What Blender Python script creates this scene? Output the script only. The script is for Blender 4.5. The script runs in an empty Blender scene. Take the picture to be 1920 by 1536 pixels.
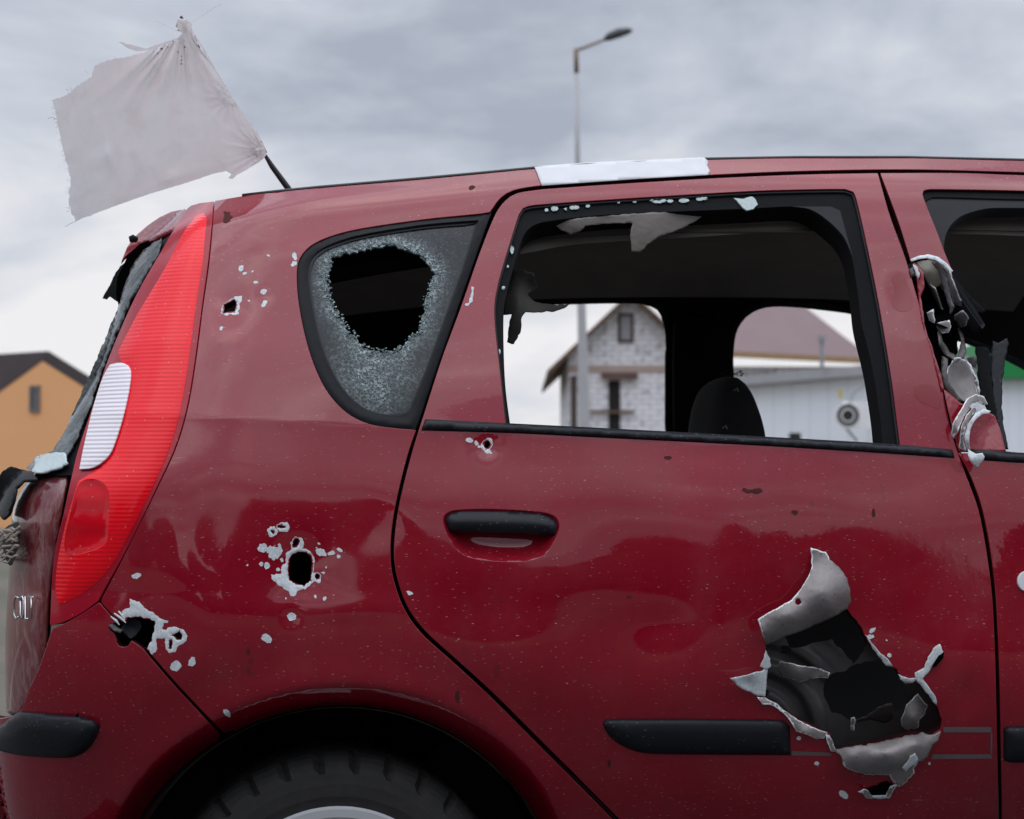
import bpy, bmesh, math, random
import numpy as np
from mathutils import Vector, Matrix, noise
from mathutils.geometry import delaunay_2d_cdt
R = math.radians
scene = bpy.context.scene
C = scene.collection

# ------------------------------------------------------------------ camera
F = 3540.0; YAW = R(8.5); PITCH = math.atan(152 / F)
CAM = np.array([-0.168, -3.0, 1.007])
cd = bpy.data.cameras.new('camera'); cam = bpy.data.objects.new('camera', cd); C.objects.link(cam)
cam.location = CAM; cam.rotation_euler = (math.pi / 2 + PITCH, 0, -YAW)
cd.sensor_width = 36; cd.lens = 36 * F / 1920; cd.clip_start = 0.05; cd.clip_end = 5000
cd.dof.use_dof = True; cd.dof.focus_distance = 3.08; cd.dof.aperture_fstop = 7.0
scene.camera = cam
ROT = np.array(Matrix.Rotation(-YAW, 3, 'Z') @ Matrix.Rotation(math.pi / 2 + PITCH, 3, 'X'))

# ------------------------------------------------------------------ world, sun, exposure
SUN_EL, SUN_ROT = R(72), R(190)
w = bpy.data.worlds.new('World'); scene.world = w; w.use_nodes = True
nt = w.node_tree; nt.nodes.clear()
def wn(t, **k):
    n = nt.nodes.new(t)
    for a, b in k.items(): setattr(n, a, b)
    return n
sky = wn('ShaderNodeTexSky', sky_type='NISHITA', sun_disc=False, sun_elevation=SUN_EL, sun_rotation=SUN_ROT)
tc = wn('ShaderNodeTexCoord'); sep = wn('ShaderNodeSeparateXYZ'); nt.links.new(tc.outputs['Generated'], sep.inputs[0])
mp = wn('ShaderNodeMapping'); mp.inputs['Scale'].default_value = (1.0, 1.0, 2.6); mp.inputs['Location'].default_value = (2.1, 0.9, 0.4)
nt.links.new(tc.outputs['Generated'], mp.inputs[0])
n1 = wn('ShaderNodeTexNoise'); n1.inputs['Scale'].default_value = 4.6; n1.inputs['Detail'].default_value = 6; n1.inputs['Roughness'].default_value = 0.54
n1.inputs['Distortion'].default_value = 0.25
nt.links.new(mp.outputs[0], n1.inputs['Vector'])
# paler towards the horizon: add a share of (1 - z)
mz = wn('ShaderNodeMapRange'); mz.inputs['From Min'].default_value = 0.02; mz.inputs['From Max'].default_value = 0.24
mz.inputs['To Min'].default_value = 0.20; mz.inputs['To Max'].default_value = -0.04
nt.links.new(sep.outputs[2], mz.inputs['Value'])
add = wn('ShaderNodeMath', operation='ADD'); nt.links.new(n1.outputs['Fac'], add.inputs[0]); nt.links.new(mz.outputs[0], add.inputs[1])
cr = wn('ShaderNodeValToRGB')
cr.color_ramp.elements[0].position = 0.38; cr.color_ramp.elements[0].color = (0.335, 0.37, 0.445, 1)
cr.color_ramp.elements[1].position = 0.68; cr.color_ramp.elements[1].color = (0.74, 0.73, 0.75, 1)
e = cr.color_ramp.elements.new(0.52); e.color = (0.485, 0.52, 0.585, 1)
nt.links.new(add.outputs[0], cr.inputs[0])
scl = wn('ShaderNodeVectorMath', operation='SCALE'); # an overcast sky is brightest overhead
zb = wn('ShaderNodeMapRange', interpolation_type='SMOOTHSTEP'); zb.inputs['From Min'].default_value = 0.27; zb.inputs['From Max'].default_value = 0.95
zb.inputs['To Min'].default_value = 10.0; zb.inputs['To Max'].default_value = 30.0; nt.links.new(sep.outputs[2], zb.inputs['Value']); nt.links.new(zb.outputs[0], scl.inputs['Scale'])
nt.links.new(cr.outputs[0], scl.inputs[0])
mx = wn('ShaderNodeMix', data_type='RGBA'); mx.inputs['Factor'].default_value = 0.97
nt.links.new(sky.outputs[0], mx.inputs['A']); nt.links.new(scl.outputs[0], mx.inputs['B'])
bg = wn('ShaderNodeBackground'); bg.inputs['Strength'].default_value = 0.1; nt.links.new(mx.outputs['Result'], bg.inputs['Color'])
wo = wn('ShaderNodeOutputWorld'); nt.links.new(bg.outputs[0], wo.inputs['Surface'])
sd = bpy.data.lights.new('sun', 'SUN'); sd.energy = 0.55; sd.angle = R(70); sd.color = (1, 0.96, 0.9)
sun = bpy.data.objects.new('sun', sd); C.objects.link(sun)
sdir = Vector((math.sin(SUN_ROT) * math.cos(SUN_EL), math.cos(SUN_ROT) * math.cos(SUN_EL), math.sin(SUN_EL)))
sun.rotation_euler = sdir.to_track_quat('Z', 'Y').to_euler()
vs = scene.view_settings; vs.view_transform = 'Standard'; vs.look = 'None'; vs.exposure = 0.25; vs.gamma = 1
scene.cycles.max_bounces = 8; scene.cycles.transparent_max_bounces = 12

# ------------------------------------------------------------------ mapping from picture points to places
def rays(px):
    px = np.atleast_2d(np.asarray(px, float))
    d = np.stack([(px[:, 0] - 960) / F, (768 - px[:, 1]) / F, -np.ones(len(px))], 1)
    return d @ ROT.T
def P(x, y, d):                       # a point at distance d along the view axis
    return Vector((CAM + rays([(x, y)])[0] * d).tolist())
def on_y(x, y, Y):                    # the point on the plane Y = const of the car
    r = rays([(x, y)])[0]; t = (Y - CAM[1]) / r[1]
    return Vector((CAM + r * t).tolist())

def cubic(xs, ys):
    xs = np.array(xs, float); ys = np.array(ys, float)
    m = np.gradient(ys, xs)
    def f(x):
        x = np.asarray(x, float); xc = np.clip(x, xs[0], xs[-1])
        i = np.clip(np.searchsorted(xs, xc) - 1, 0, len(xs) - 2)
        h = xs[i + 1] - xs[i]; t = (xc - xs[i]) / h
        r = ((2*t**3 - 3*t**2 + 1) * ys[i] + (t**3 - 2*t**2 + t) * h * m[i] + (-2*t**3 + 3*t**2) * ys[i+1] + (t**3 - t**2) * h * m[i+1])
        return r + np.where(x < xs[0], (x - xs[0]) * m[0], 0) + np.where(x > xs[-1], (x - xs[-1]) * m[-1], 0)
    return f
LOWER = cubic([0.1, 0.3, 0.45, 0.6, 0.72, 0.85, 0.98, 1.10], [0.360, 0.225, 0.122, 0.040, 0.003, 0.001, 0.016, 0.045])
GREEN = cubic([0, 0.2, 0.5, 0.8, 0.92, 1.0], [0.0, 0.033, 0.092, 0.158, 0.193, 0.232])
ROOF = cubic([-0.45, -0.2, 0.1, 0.35, 0.6, 0.9, 1.3, 1.6], [1.455, 1.505, 1.545, 1.575, 1.592, 1.60, 1.60, 1.585])
# rear extent of the body at each height, from its silhouette
_sil = [(1.62, -0.19), (1.56, -0.225), (1.50, -0.275), (1.45, -0.318), (1.40, -0.343), (1.34, -0.358), (1.30, -0.366), (1.24, -0.38), (1.18, -0.405), (1.12, -0.44), (1.06, -0.49), (1.01, -0.535), (0.9, -0.555), (0.8, -0.562), (0.7, -0.565), (0.5, -0.56), (0.3, -0.54)][::-1]
REAR = cubic([a for a, b in _sil], [b for a, b in _sil])
WHEEL = (0.008, 0.305); R_OPEN, R_CREST = 0.354, 0.394
rng = np.random.RandomState(5)
_wv = [(rng.uniform(8, 26), rng.uniform(0, 2*math.pi), rng.uniform(0, 6.28)) for _ in range(16)]
DENTS = []      # (X, Z, radius x, radius z, depth)
N_C = 2.3
def corner_params(Z):
    L = 0.26 + 0.16 * np.clip((1.25 - Z) / 0.4, 0, 1)
    B = 0.20 + 0.12 * np.clip((1.25 - Z) / 0.4, 0, 1)
    return L, B
def base_T(X, Z):
    Zb = 1.115 - 0.05 * X
    u = (Z - Zb) / (ROOF(X) - Zb)
    low = LOWER(np.minimum(Z - Zb + 1.10, 1.10))
    return low + np.where(u > 0, GREEN(u), 0)
def S(X, Z):
    X = np.asarray(X, float); Z = np.asarray(Z, float)
    Y = base_T(X, Z) + 0.010 * np.clip(X - 0.5, 0, 9) ** 2
    L, B = corner_params(Z)
    s = np.clip((X - REAR(Z)) / L, 0.0005, 1)
    Y = Y + B * (1 - (1 - (1 - s) ** N_C) ** (1 / N_C))
    # wheel arch: raised crest, then a face turned in and down to the opening
    r = np.hypot(X - WHEEL[0], Z - WHEEL[1])
    k = 0.003
    dr = R_CREST - r
    Y = Y + 0.95 * (np.sqrt(dr * dr + k * k) + dr) / 2 * (r > 0.30) * np.clip((r - .30) / .03, 0, 1) 
    Y = Y - 0.007 * np.exp(-((r - R_CREST) / 0.035) ** 2)
    # uneven sheet metal
    fade = np.clip((1.25 - Z) / 0.2, 0.25, 1)
    for f, a, p in _wv:
        Y = Y + fade * 0.012 / f ** 1.15 * 1.25 * np.sin(f * (math.cos(a) * X + math.sin(a) * Z) + p)
    for x0, z0, rx, rz, dp in DENTS:
        Y = Y + dp * np.exp(-((X - x0) / rx) ** 2 - ((Z - z0) / rz) ** 2)
    return Y
def normals(f, X, Z, e=0.0025):
    gx = (f(X + e, Z) - f(X - e, Z)) / (2*e); gz = (f(X, Z + e) - f(X, Z - e)) / (2*e)
    n = np.stack([gx, -np.ones_like(gx), gz], 1)
    return n / np.linalg.norm(n, axis=1)[:, None]
def hit(px, f=S, y0=0.0, off=0.0):
    d = rays(px); Y = np.full(len(d), y0)
    for _ in range(40):
        t = (Y - CAM[1]) / d[:, 1]
        X = CAM[0] + t * d[:, 0]; Z = CAM[2] + t * d[:, 2]
        Y = Y + 0.6 * (f(X, Z) - off - Y)
    t = (Y - CAM[1]) / d[:, 1]
    return CAM + d * t[:, None]
def xz(x, y):
    p = hit([(x, y)])[0]; return float(p[0]), float(p[2])
def dent(x, y, rx, ry, mm):
    X, Z = xz(x, y); DENTS.append((X, Z, rx / 1150, ry / 1150, mm / 1000))
for a in [(562, 1062, 62, 60, 7), (555, 1062, 150, 100, 5), (435, 578, 34, 34, 3.5), (450, 520, 60, 60, 1.6), (495, 555, 14, 14, 1.5), (547, 1156, 16, 13, 2.5),
          (300, 1190, 80, 60, 5), (912, 838, 26, 20, 4), (1150, 1210, 120, 70, 5), (1060, 1080, 130, 60, -3), (1270, 1290, 90, 70, -4),
          (1560, 1260, 210, 190, 6), (1815, 1300, 26, 40, 6), (1800, 1240, 60, 90, -3), (1240, 1170, 50, 30, 3), (900, 1150, 90, 50, 2.5), (620, 1140, 130, 24, -2.5),
          (400, 1010, 50, 90, 3), (690, 990, 60, 50, 3), (1700, 560, 40, 60, 2), (1480, 980, 90, 60, 1.5)]:
    dent(*a)

# ------------------------------------------------------------------ outlines
def smooth(pts, step=7, closed=True):
    """Catmull-Rom through (x,y); a point written (x,y,1) is a corner."""
    n = len(pts); out = []
    for i in range(n if closed else n - 1):
        p1, p2 = pts[i], pts[(i+1) % n]
        p0 = pts[(i-1) % n] if (closed or i > 0) else p1
        p3 = pts[(i+2) % n] if (closed or i < n-2) else p2
        a = np.array(p1[:2], float); b = np.array(p2[:2], float)
        ln = np.linalg.norm(b - a)
        m1 = (b - a) if len(p1) > 2 else 0.5 * (b - np.array(p0[:2], float))
        m2 = (b - a) if len(p2) > 2 else 0.5 * (np.array(p3[:2], float) - a)
        for m in (m1, m2):
            l = np.linalg.norm(m)
            if l > ln * 1.2: m *= ln * 1.2 / l
        k = max(1, int(ln / step))
        for j in range(k):
            t = j / k
            out.append((2*t**3 - 3*t**2 + 1) * a + (t**3 - 2*t**2 + t) * m1 + (-2*t**3 + 3*t**2) * b + (t**3 - t**2) * m2)
    if not closed: out.append(np.array(pts[-1][:2], float))
    return np.array(out)
def jag(pts, amp=2.0, step=5, seed=0):
    pts = resample(np.array([p[:2] for p in pts], float), step)
    r = np.random.RandomState(seed)
    nx = np.roll(pts, -1, 0) - np.roll(pts, 1, 0); nx = np.stack([-nx[:, 1], nx[:, 0]], 1)
    nx /= np.linalg.norm(nx, axis=1)[:, None] + 1e-9
    a = r.uniform(-amp, amp, len(pts)); a = 0.7 * a + 0.3 * np.roll(a, 1)
    return pts + nx * a[:, None]
def resample(pts, step, closed=True):
    out = []
    n = len(pts)
    for i in range(n if closed else n - 1):
        a, b = pts[i], pts[(i+1) % n]; k = max(1, int(round(np.linalg.norm(b - a) / step)))
        for j in range(k): out.append(a + (b - a) * j / k)
    if not closed: out.append(pts[-1])
    return np.array(out)
def inside(p, poly):
    x, y = p[:, 0], p[:, 1]; r = np.zeros(len(p), bool); n = len(poly)
    for i in range(n):
        x1, y1 = poly[i]; x2, y2 = poly[(i+1) % n]
        if y1 == y2: continue
        r ^= ((y1 > y) != (y2 > y)) & (x < (x2 - x1) * (y - y1) / (y2 - y1) + x1)
    return r
def edge_dist(p, poly):
    a = poly; b = np.roll(poly, -1, 0); d = np.full(len(p), 1e9)
    for i in range(len(a)):
        ab = b[i] - a[i]; l = (ab * ab).sum() + 1e-12
        t = np.clip(((p - a[i]) @ ab) / l, 0, 1)
        q = a[i] + t[:, None] * ab
        d = np.minimum(d, np.hypot(p[:, 0] - q[:, 0], p[:, 1] - q[:, 1]))
    return d
def circle_pts(cx, cy, rx, ry, n=12, rot=0):
    return [(cx + math.cos(rot) * rx * math.cos(t) - math.sin(rot) * ry * math.sin(t), cy + math.sin(rot) * rx * math.cos(t) + math.cos(rot) * ry * math.sin(t)) for t in [2*math.pi*i/n for i in range(n)]]
def rbf(ctrl):
    """smooth interpolation of offsets (x, y, value)"""
    c = np.array(ctrl, float); n = len(c); s = 100.0
    q = c[:, :2] / s
    def U(r): return np.where(r > 1e-9, r * r * np.log(np.maximum(r, 1e-9)), 0)
    K = U(np.linalg.norm(q[:, None] - q[None], axis=2)); Pm = np.hstack([np.ones((n, 1)), q])
    A = np.zeros((n+3, n+3)); A[:n, :n] = K + 1e-3*np.eye(n); A[:n, n:] = Pm; A[n:, :n] = Pm.T
    wts = np.linalg.lstsq(A, np.concatenate([c[:, 2], np.zeros(3)]), rcond=None)[0]
    def f(p):
        p = p / s
        return U(np.linalg.norm(p[:, None] - q[None], axis=2)) @ wts[:n] + wts[n] + p @ wts[n+1:]
    return f
def link(name, me, parent=None):
    o = bpy.data.objects.new(name, me); C.objects.link(o)
    if parent: o.parent = parent
    return o
def sheet(name, outline, mat, parent=None, holes=(), grid=14, off=0.0, f=S, y0=0.0, skirt=None, lip=0.0012, thick=0, edge_attr=False):
    """A sheet of metal, glass or cloth following surface f; off = offset (m, + towards the viewer's side) as number or function of picture points."""
    outline = np.asarray(outline, float)[:, :2]; holes = [np.asarray(h, float)[:, :2] for h in holes]
    mn = outline.min(0) - 1; mxx = outline.max(0) + 1
    gx, gy = np.meshgrid(np.arange(mn[0], mxx[0], grid), np.arange(mn[1], mxx[1], grid * 0.866))
    gx[1::2] += grid / 2
    g = np.stack([gx.ravel(), gy.ravel()], 1)
    ok = inside(g, outline) & (edge_dist(g, outline) > grid * 0.4)
    for h in holes: ok &= ~inside(g, h) & (edge_dist(g, h) > grid * 0.35)
    g = g[ok]
    loops = [outline] + holes
    vs_, es = [], []
    for l in loops:
        b = len(vs_); vs_ += [tuple(p) for p in l]; es += [(b + i, b + (i+1) % len(l)) for i in range(len(l))]
    vs_ += [tuple(p) for p in g]
    out = delaunay_2d_cdt([Vector(v) for v in vs_], es, [], 0, 1e-3, False)
    V = np.array([tuple(v) for v in out[0]]); T = [tuple(t) for t in out[2]]
    T = np.array(T); cen = V[T].mean(1)
    keep = inside(cen, outline)
    for h in holes: keep &= ~inside(cen, h)
    T = T[keep]
    used = np.unique(T); remap = -np.ones(len(V), int); remap[used] = np.arange(len(used)); V = V[used]; T = remap[T]
    o_ = off(V) if callable(off) else np.full(len(V), float(off))
    pos = hit(V, f, y0, o_ if callable(off) else 0.0); nrm = normals(f, pos[:, 0], pos[:, 2])
    if callable(off):
        # displace towards the camera side along the surface normal, normals from the displaced mesh
        nn = np.zeros_like(pos)
        fn = np.cross(pos[T[:, 1]] - pos[T[:, 0]], pos[T[:, 2]] - pos[T[:, 0]])
        sg = np.sign((fn * nrm[T[:, 0]]).sum(1)); sg[sg == 0] = 1; fn *= sg[:, None]
        for k in range(3): np.add.at(nn, T[:, k], fn)
        nrm = nn / (np.linalg.norm(nn, axis=1)[:, None] + 1e-12)
    else:
        pos = pos + nrm * o_[:, None]
    # orientation: make faces point along the normal
    fn = np.cross(pos[T[:, 1]] - pos[T[:, 0]], pos[T[:, 2]] - pos[T[:, 0]])
    flip = (fn * nrm[T[:, 0]]).sum(1) < 0
    T[flip] = T[flip][:, ::-1]
    verts = [tuple(p) for p in pos]; faces = [tuple(t) for t in T]; norms = [tuple(n) for n in nrm]
    edge_f = []; hole_e = np.zeros(len(V), bool)
    for h in holes:
        if np.ptp(h[:, 0]) < 90 or h is holes[-1] and False: hole_e |= edge_dist(V, h) < .6
    if skirt:
        cnt = {}
        for t in faces:
            for i in range(3):
                a, b = t[i], t[(i+1) % 3]; cnt.setdefault((min(a, b), max(a, b)), []).append((a, b))
        be = [v[0] for v in cnt.values() if len(v) == 1]
        outd = {}
        for a, b in be:
            ed = pos[b] - pos[a]; ed /= np.linalg.norm(ed) + 1e-12
            o2 = np.cross(ed, nrm[a]); 
            for q in (a, b): outd[q] = outd.get(q, 0) + o2
        r1, r2, r3 = {}, {}, {}
        for q, o2 in outd.items():
            o2 = o2 / (np.linalg.norm(o2) + 1e-12); n_ = nrm[q]
            for dct, po, no in ((r1, pos[q] + o2 * lip * .7 - n_ * lip * .3, n_ + o2), (r2, pos[q] + o2 * lip - n_ * lip, o2 + n_ * .1), (r3, pos[q] + o2 * lip - n_ * skirt, o2)):
                dct[q] = len(verts); verts.append(tuple(po)); norms.append(tuple(no / np.linalg.norm(no)))
        for a, b in be:
            faces.append((b, a, r1[a], r1[b])); faces.append((r1[b], r1[a], r2[a], r2[b]))
            if hole_e[a]: edge_f += [len(faces) - 2, len(faces) - 1]
            faces.append((r2[b], r2[a], r3[a], r3[b])); edge_f.append(len(faces) - 1)
    me = bpy.data.meshes.new(name); me.from_pydata(verts, [], faces); me.materials.append(mat)
    if mat is RED:
        me.materials.append(EDGE)
        for i in edge_f: me.polygons[i].material_index = 1
    me.shade_smooth(); me.validate()
    if edge_attr and len(me.vertices) == len(norms):
        a_ = me.attributes.new('rim', 'FLOAT', 'POINT'); a_.data.foreach_set('value', np.concatenate([np.exp(-(edge_dist(V, outline) / 5.5) ** 2) * (edge_attr(V) if callable(edge_attr) else 1), np.ones(len(norms) - len(V))]))
    if len(me.vertices) == len(norms): me.normals_split_custom_set_from_vertices(norms)
    ob = link(name, me, parent)
    if thick:
        m = ob.modifiers.new('thickness', 'SOLIDIFY'); m.thickness = thick; m.offset = -1
    return ob

# ------------------------------------------------------------------ generic solid helpers
def bm_obj(name, bm, mat, parent=None, smooth_=False):
    me = bpy.data.meshes.new(name); bm.normal_update(); bm.to_mesh(me); bm.free()
    for m in (mat if isinstance(mat, (list, tuple)) else [mat]): me.materials.append(m)
    if smooth_: me.shade_smooth()
    return link(name, me, parent)
def box(bm, lo, hi, M=None, bev=0):
    r = bmesh.ops.create_cube(bm, size=1)['verts']
    for v in r:
        v.co = Vector([(lo[i] + hi[i]) / 2 + v.co[i] * (hi[i] - lo[i]) for i in range(3)])
    if bev: 
        es = list({e for v in r for e in v.link_edges}); rr = bmesh.ops.bevel(bm, geom=es, offset=bev, segments=2, affect='EDGES'); 
        r = list({v for f_ in rr['faces'] for v in f_.verts} | {v for v in r if v.is_valid})
    if M: bmesh.ops.transform(bm, matrix=M, verts=[v for v in r if v.is_valid])
def tube(bm, pts, rad, n=10, cap=True):
    pts = [Vector(p) for p in pts]; rad = rad if isinstance(rad, (list, tuple)) else [rad] * len(pts)
    rings = []; up = None
    for i, p in enumerate(pts):
        d = ((pts[min(i+1, len(pts)-1)] - pts[max(i-1, 0)])).normalized()
        if up is None: up = d.orthogonal().normalized()
        up = (up - d * up.dot(d)).normalized(); s = d.cross(up)
        rings.append([bm.verts.new(p + (up * math.cos(2*math.pi*k/n) + s * math.sin(2*math.pi*k/n)) * rad[i]) for k in range(n)])
    for a, b in zip(rings, rings[1:]):
        for k in range(n): bm.faces.new((a[k], a[(k+1) % n], b[(k+1) % n], b[k]))
    if cap: bm.faces.new(rings[0][::-1]); bm.faces.new(rings[-1])
def prism(bm, pts, vec):
    """extrude a 3D polygon along vec"""
    a = [bm.verts.new(Vector(p)) for p in pts]; b = [bm.verts.new(Vector(p) + Vector(vec)) for p in pts]
    bm.faces.new(a); bm.faces.new(b[::-1])
    for i in range(len(a)): bm.faces.new((a[i], b[i], b[(i+1) % len(a)], a[(i+1) % len(a)]))
def tag(o, label=None, cat=None, group=None, kind=None):
    if label: o['label'] = label
    if cat: o['category'] = cat
    if group: o['group'] = group
    if kind: o['kind'] = kind
    return o
def empty(name, loc=(0, 0, 0)):
    o = bpy.data.objects.new(name, None); C.objects.link(o); o.location = loc; o.empty_display_size = .1
    bpy.context.view_layer.update(); return o
def keep(child, parent):           # parent with the child's place kept
    child.parent = parent; child.matrix_parent_inverse = Matrix.Translation(parent.location).inverted(); return child

# ------------------------------------------------------------------ materials
class M:
    def __init__(s, name):
        s.m = bpy.data.materials.new(name); s.m.use_nodes = True; s.t = s.m.node_tree; s.b = s.t.nodes['Principled BSDF']; s.co = None
    def n(s, t, ins=None, **k):
        n = s.t.nodes.new(t)
        for a, b in k.items(): setattr(n, a, b)
        for a, b in (ins or {}).items():
            if isinstance(b, bpy.types.NodeSocket): s.t.links.new(b, n.inputs[a])
            else: n.inputs[a].default_value = b
        return n
    def coord(s, scale=(1, 1, 1), loc=(0, 0, 0)):
        if not s.co: s.co = s.n('ShaderNodeTexCoord')
        return s.n('ShaderNodeMapping', {'Vector': s.co.outputs['Object'], 'Scale': scale, 'Location': loc}).outputs[0]
    def noise(s, scale, detail=4, rough=.5, vec=None, dist=0):
        return s.n('ShaderNodeTexNoise', {'Vector': vec or s.coord(), 'Scale': scale, 'Detail': detail, 'Roughness': rough, 'Distortion': dist}).outputs['Fac']
    def ramp(s, v, *st):
        r = s.n('ShaderNodeValToRGB', {0: v}); el = r.color_ramp.elements
        for i, (p, c) in enumerate(st):
            q = el[i] if i < 2 else el.new(p)
            q.position = p; q.color = tuple(c) + (1,) if hasattr(c, '__len__') else (c, c, c, 1)
        return r.outputs[0]
    def mix(s, fac, a, b, mode='MIX'):
        m = s.n('ShaderNodeMix', data_type='RGBA', blend_type=mode)
        for k, v in (('Factor', fac), ('A', a), ('B', b)):
            if isinstance(v, bpy.types.NodeSocket): s.t.links.new(v, m.inputs[k])
            else: m.inputs[k].default_value = (v if k == 'Factor' else tuple(v) + (1,))
        return m.outputs['Result']
    def math(s, op, a, b=None, c=None, clamp=False):
        m = s.n('ShaderNodeMath', operation=op, use_clamp=clamp)
        for i, v in enumerate((a, b, c)):
            if v is None: continue
            if isinstance(v, bpy.types.NodeSocket): s.t.links.new(v, m.inputs[i])
            else: m.inputs[i].default_value = v
        return m.outputs[0]
    def set(s, **k):
        for a, v in k.items():
            a = a.replace('_', ' ')
            i = s.b.inputs[a]
            if isinstance(v, bpy.types.NodeSocket): s.t.links.new(v, i)
            else: i.default_value = tuple(v) + (1,) if hasattr(v, '__len__') and len(v) == 3 and i.type == 'RGBA' else v
        return s
    def bump(s, h, strength, dist=.001):
        b = s.n('ShaderNodeBump', {'Height': h, 'Strength': strength, 'Distance': dist}); s.t.links.new(b.outputs[0], s.b.inputs['Normal']); return s

def plain(name, c1, c2=None, rough=.6, scale=20, spec=.5, metal=0, bump=0, bscale=200, detail=5):
    m = M(name)
    col = m.mix(m.noise(scale, detail), c1, c2 or c1) if c2 else c1
    m.set(Base_Color=col, Roughness=rough, Specular_IOR_Level=spec, Metallic=metal)
    if bump: m.bump(m.noise(bscale, 3), bump)
    return m.m
def paint(name):
    m = M(name)
    base = m.mix(m.ramp(m.noise(3, 5), (.35, 0), (.7, 1)), (0.275, 0.0018, 0.015), (0.22, 0.0018, 0.012))
    # thin dust with wiped and wet areas
    dust = m.ramp(m.noise(4.5, 6, .6, dist=.6), (.42, 0), (.56, 1))
    dust = m.mix(.35, dust, m.ramp(m.noise(60, 6, .7, m.coord((1, 1, 3))), (.3, 0), (.8, 1)))
    fac = m.math('MULTIPLY', dust, 0.05)
    col = m.mix(fac, base, (0.42, 0.30, 0.30))
    # light specks and short scratches
    def specks(scale, thr, sel, stretch, seed):
        v = m.n('ShaderNodeTexVoronoi', {'Vector': m.coord(stretch, (seed, seed, 0)), 'Scale': scale})
        near = m.math('LESS_THAN', v.outputs['Distance'], thr)
        s = m.n('ShaderNodeSeparateColor', {0: v.outputs['Color']})
        return m.math('MULTIPLY', near, m.math('GREATER_THAN', s.outputs[0], sel))
    col = m.mix(m.math('MULTIPLY', specks(150, .15, .42, (.45, 1, 1.6), 3.1), .32), col, (0.62, .42, .42))
    col = m.mix(m.math('MULTIPLY', specks(60, .065, .35, (.6, 1, 1.3), 7.7), .55), col, (0.7, .55, .52))
    col = m.mix(m.math('MULTIPLY', specks(60, .075, .66, (1, 1, 1), 12.3), .75), col, (0.015, .008, .008))
    scr = m.n('ShaderNodeTexNoise', {'Vector': m.coord((3, 1, 60), (0, 0, 3)), 'Scale': 6.0, 'Detail': 4.0}).outputs['Fac']
    col = m.mix(m.math('MULTIPLY', m.math('GREATER_THAN', m.math('MULTIPLY', scr, m.ramp(m.noise(9, 3), (.5, .6), (.7, 1))), .66), .35), col, (.55, .32, .32))
    patchy = m.ramp(m.noise(7, 5, .7), (.35, .1), (.65, 1))
    col = m.mix(patchy, base, col)
    # smudges of soot and mud
    wv = m.n('ShaderNodeTexVoronoi', {'Vector': m.mix(.06, m.coord((1, 1, .8), (5, 2, 1)), m.n('ShaderNodeTexNoise', {'Vector': m.coord(), 'Scale': 30.0}).outputs['Color']), 'Scale': 11.0})
    sm = m.ramp(wv.outputs['Distance'], (.03, 1), (.10, 0))
    sm = m.math('MULTIPLY', sm, m.ramp(m.noise(90, 5, .7), (.42, 0), (.6, 1)))
    col = m.mix(m.math('MULTIPLY', sm, .7), col, (.03, .012, .010))
    streak = m.ramp(m.noise(16, 6, .7, m.coord((2.6, 1, .35))), (.52, 0), (.78, 1))
    col = m.mix(m.math('MULTIPLY', streak, .25), col, (.12, .008, .012))
    m.set(Base_Color=col, Roughness=.5, Specular_IOR_Level=.04, Coat_Weight=1.0, Coat_IOR=1.56)
    cr_ = m.n('ShaderNodeMapRange', {'Value': dust, 'To Min': .02, 'To Max': .09}).outputs[0]
    m.set(Coat_Roughness=cr_)
    b = m.n('ShaderNodeBump', {'Height': m.noise(26, 3), 'Strength': .035, 'Distance': .004})
    m.t.links.new(b.outputs[0], m.b.inputs['Coat Normal']); m.t.links.new(b.outputs[0], m.b.inputs['Normal'])
    return m.m
RED = paint('red_car_paint')
EDGE = plain('dark_panel_edge', (.016, .004, .005), (.03, .006, .007), .8, 40, spec=.1)  # near-black red for panel sides inside gaps and holes
BLACK = plain('black_trim_plastic', (.008, .009, .011), (.016, .017, .020), .5, 30, spec=.14, bump=.15, bscale=900)
def dusty_black():
    m = M('dusty_black_plastic')
    v = m.n('ShaderNodeTexVoronoi', {'Vector': m.coord((.6, 1, 1.4)), 'Scale': 150.0})
    sp = m.math('MULTIPLY', m.math('LESS_THAN', v.outputs['Distance'], .16), m.math('GREATER_THAN', m.noise(30, 2), .52))
    c = m.mix(m.noise(12, 6, .7), (.008, .009, .012), (.020, .022, .028)); c = m.mix(m.math('MULTIPLY', sp, .25), c, (.35, .36, .38))
    m.set(Base_Color=c, Roughness=.45, Specular_IOR_Level=.22); m.bump(m.noise(1200, 2), .2); return m.m
DBLACK = dusty_black()
RUBBER = plain('rubber_seal', (.008, .008, .009), (.012, .012, .013), .6, 60, spec=.08)
GREYRUB = plain('worn_grey_rubber', (.014, .014, .017), (.028, .028, .034), .45, 15, spec=.2)
INNER = plain('dark_interior_trim', (.006, .006, .006), (.010, .0095, .009), .8, 8, spec=.1)
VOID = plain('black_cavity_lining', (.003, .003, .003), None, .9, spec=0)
HEAD = plain('headliner_felt', (.17, .155, .14), (.25, .23, .205), .95, 14, spec=.1)
PRIMER = plain('chipped_primer', (.36, .42, .45), (.98, .99, 1.0), .85, 260, spec=.1, bump=.3, bscale=420)
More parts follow.
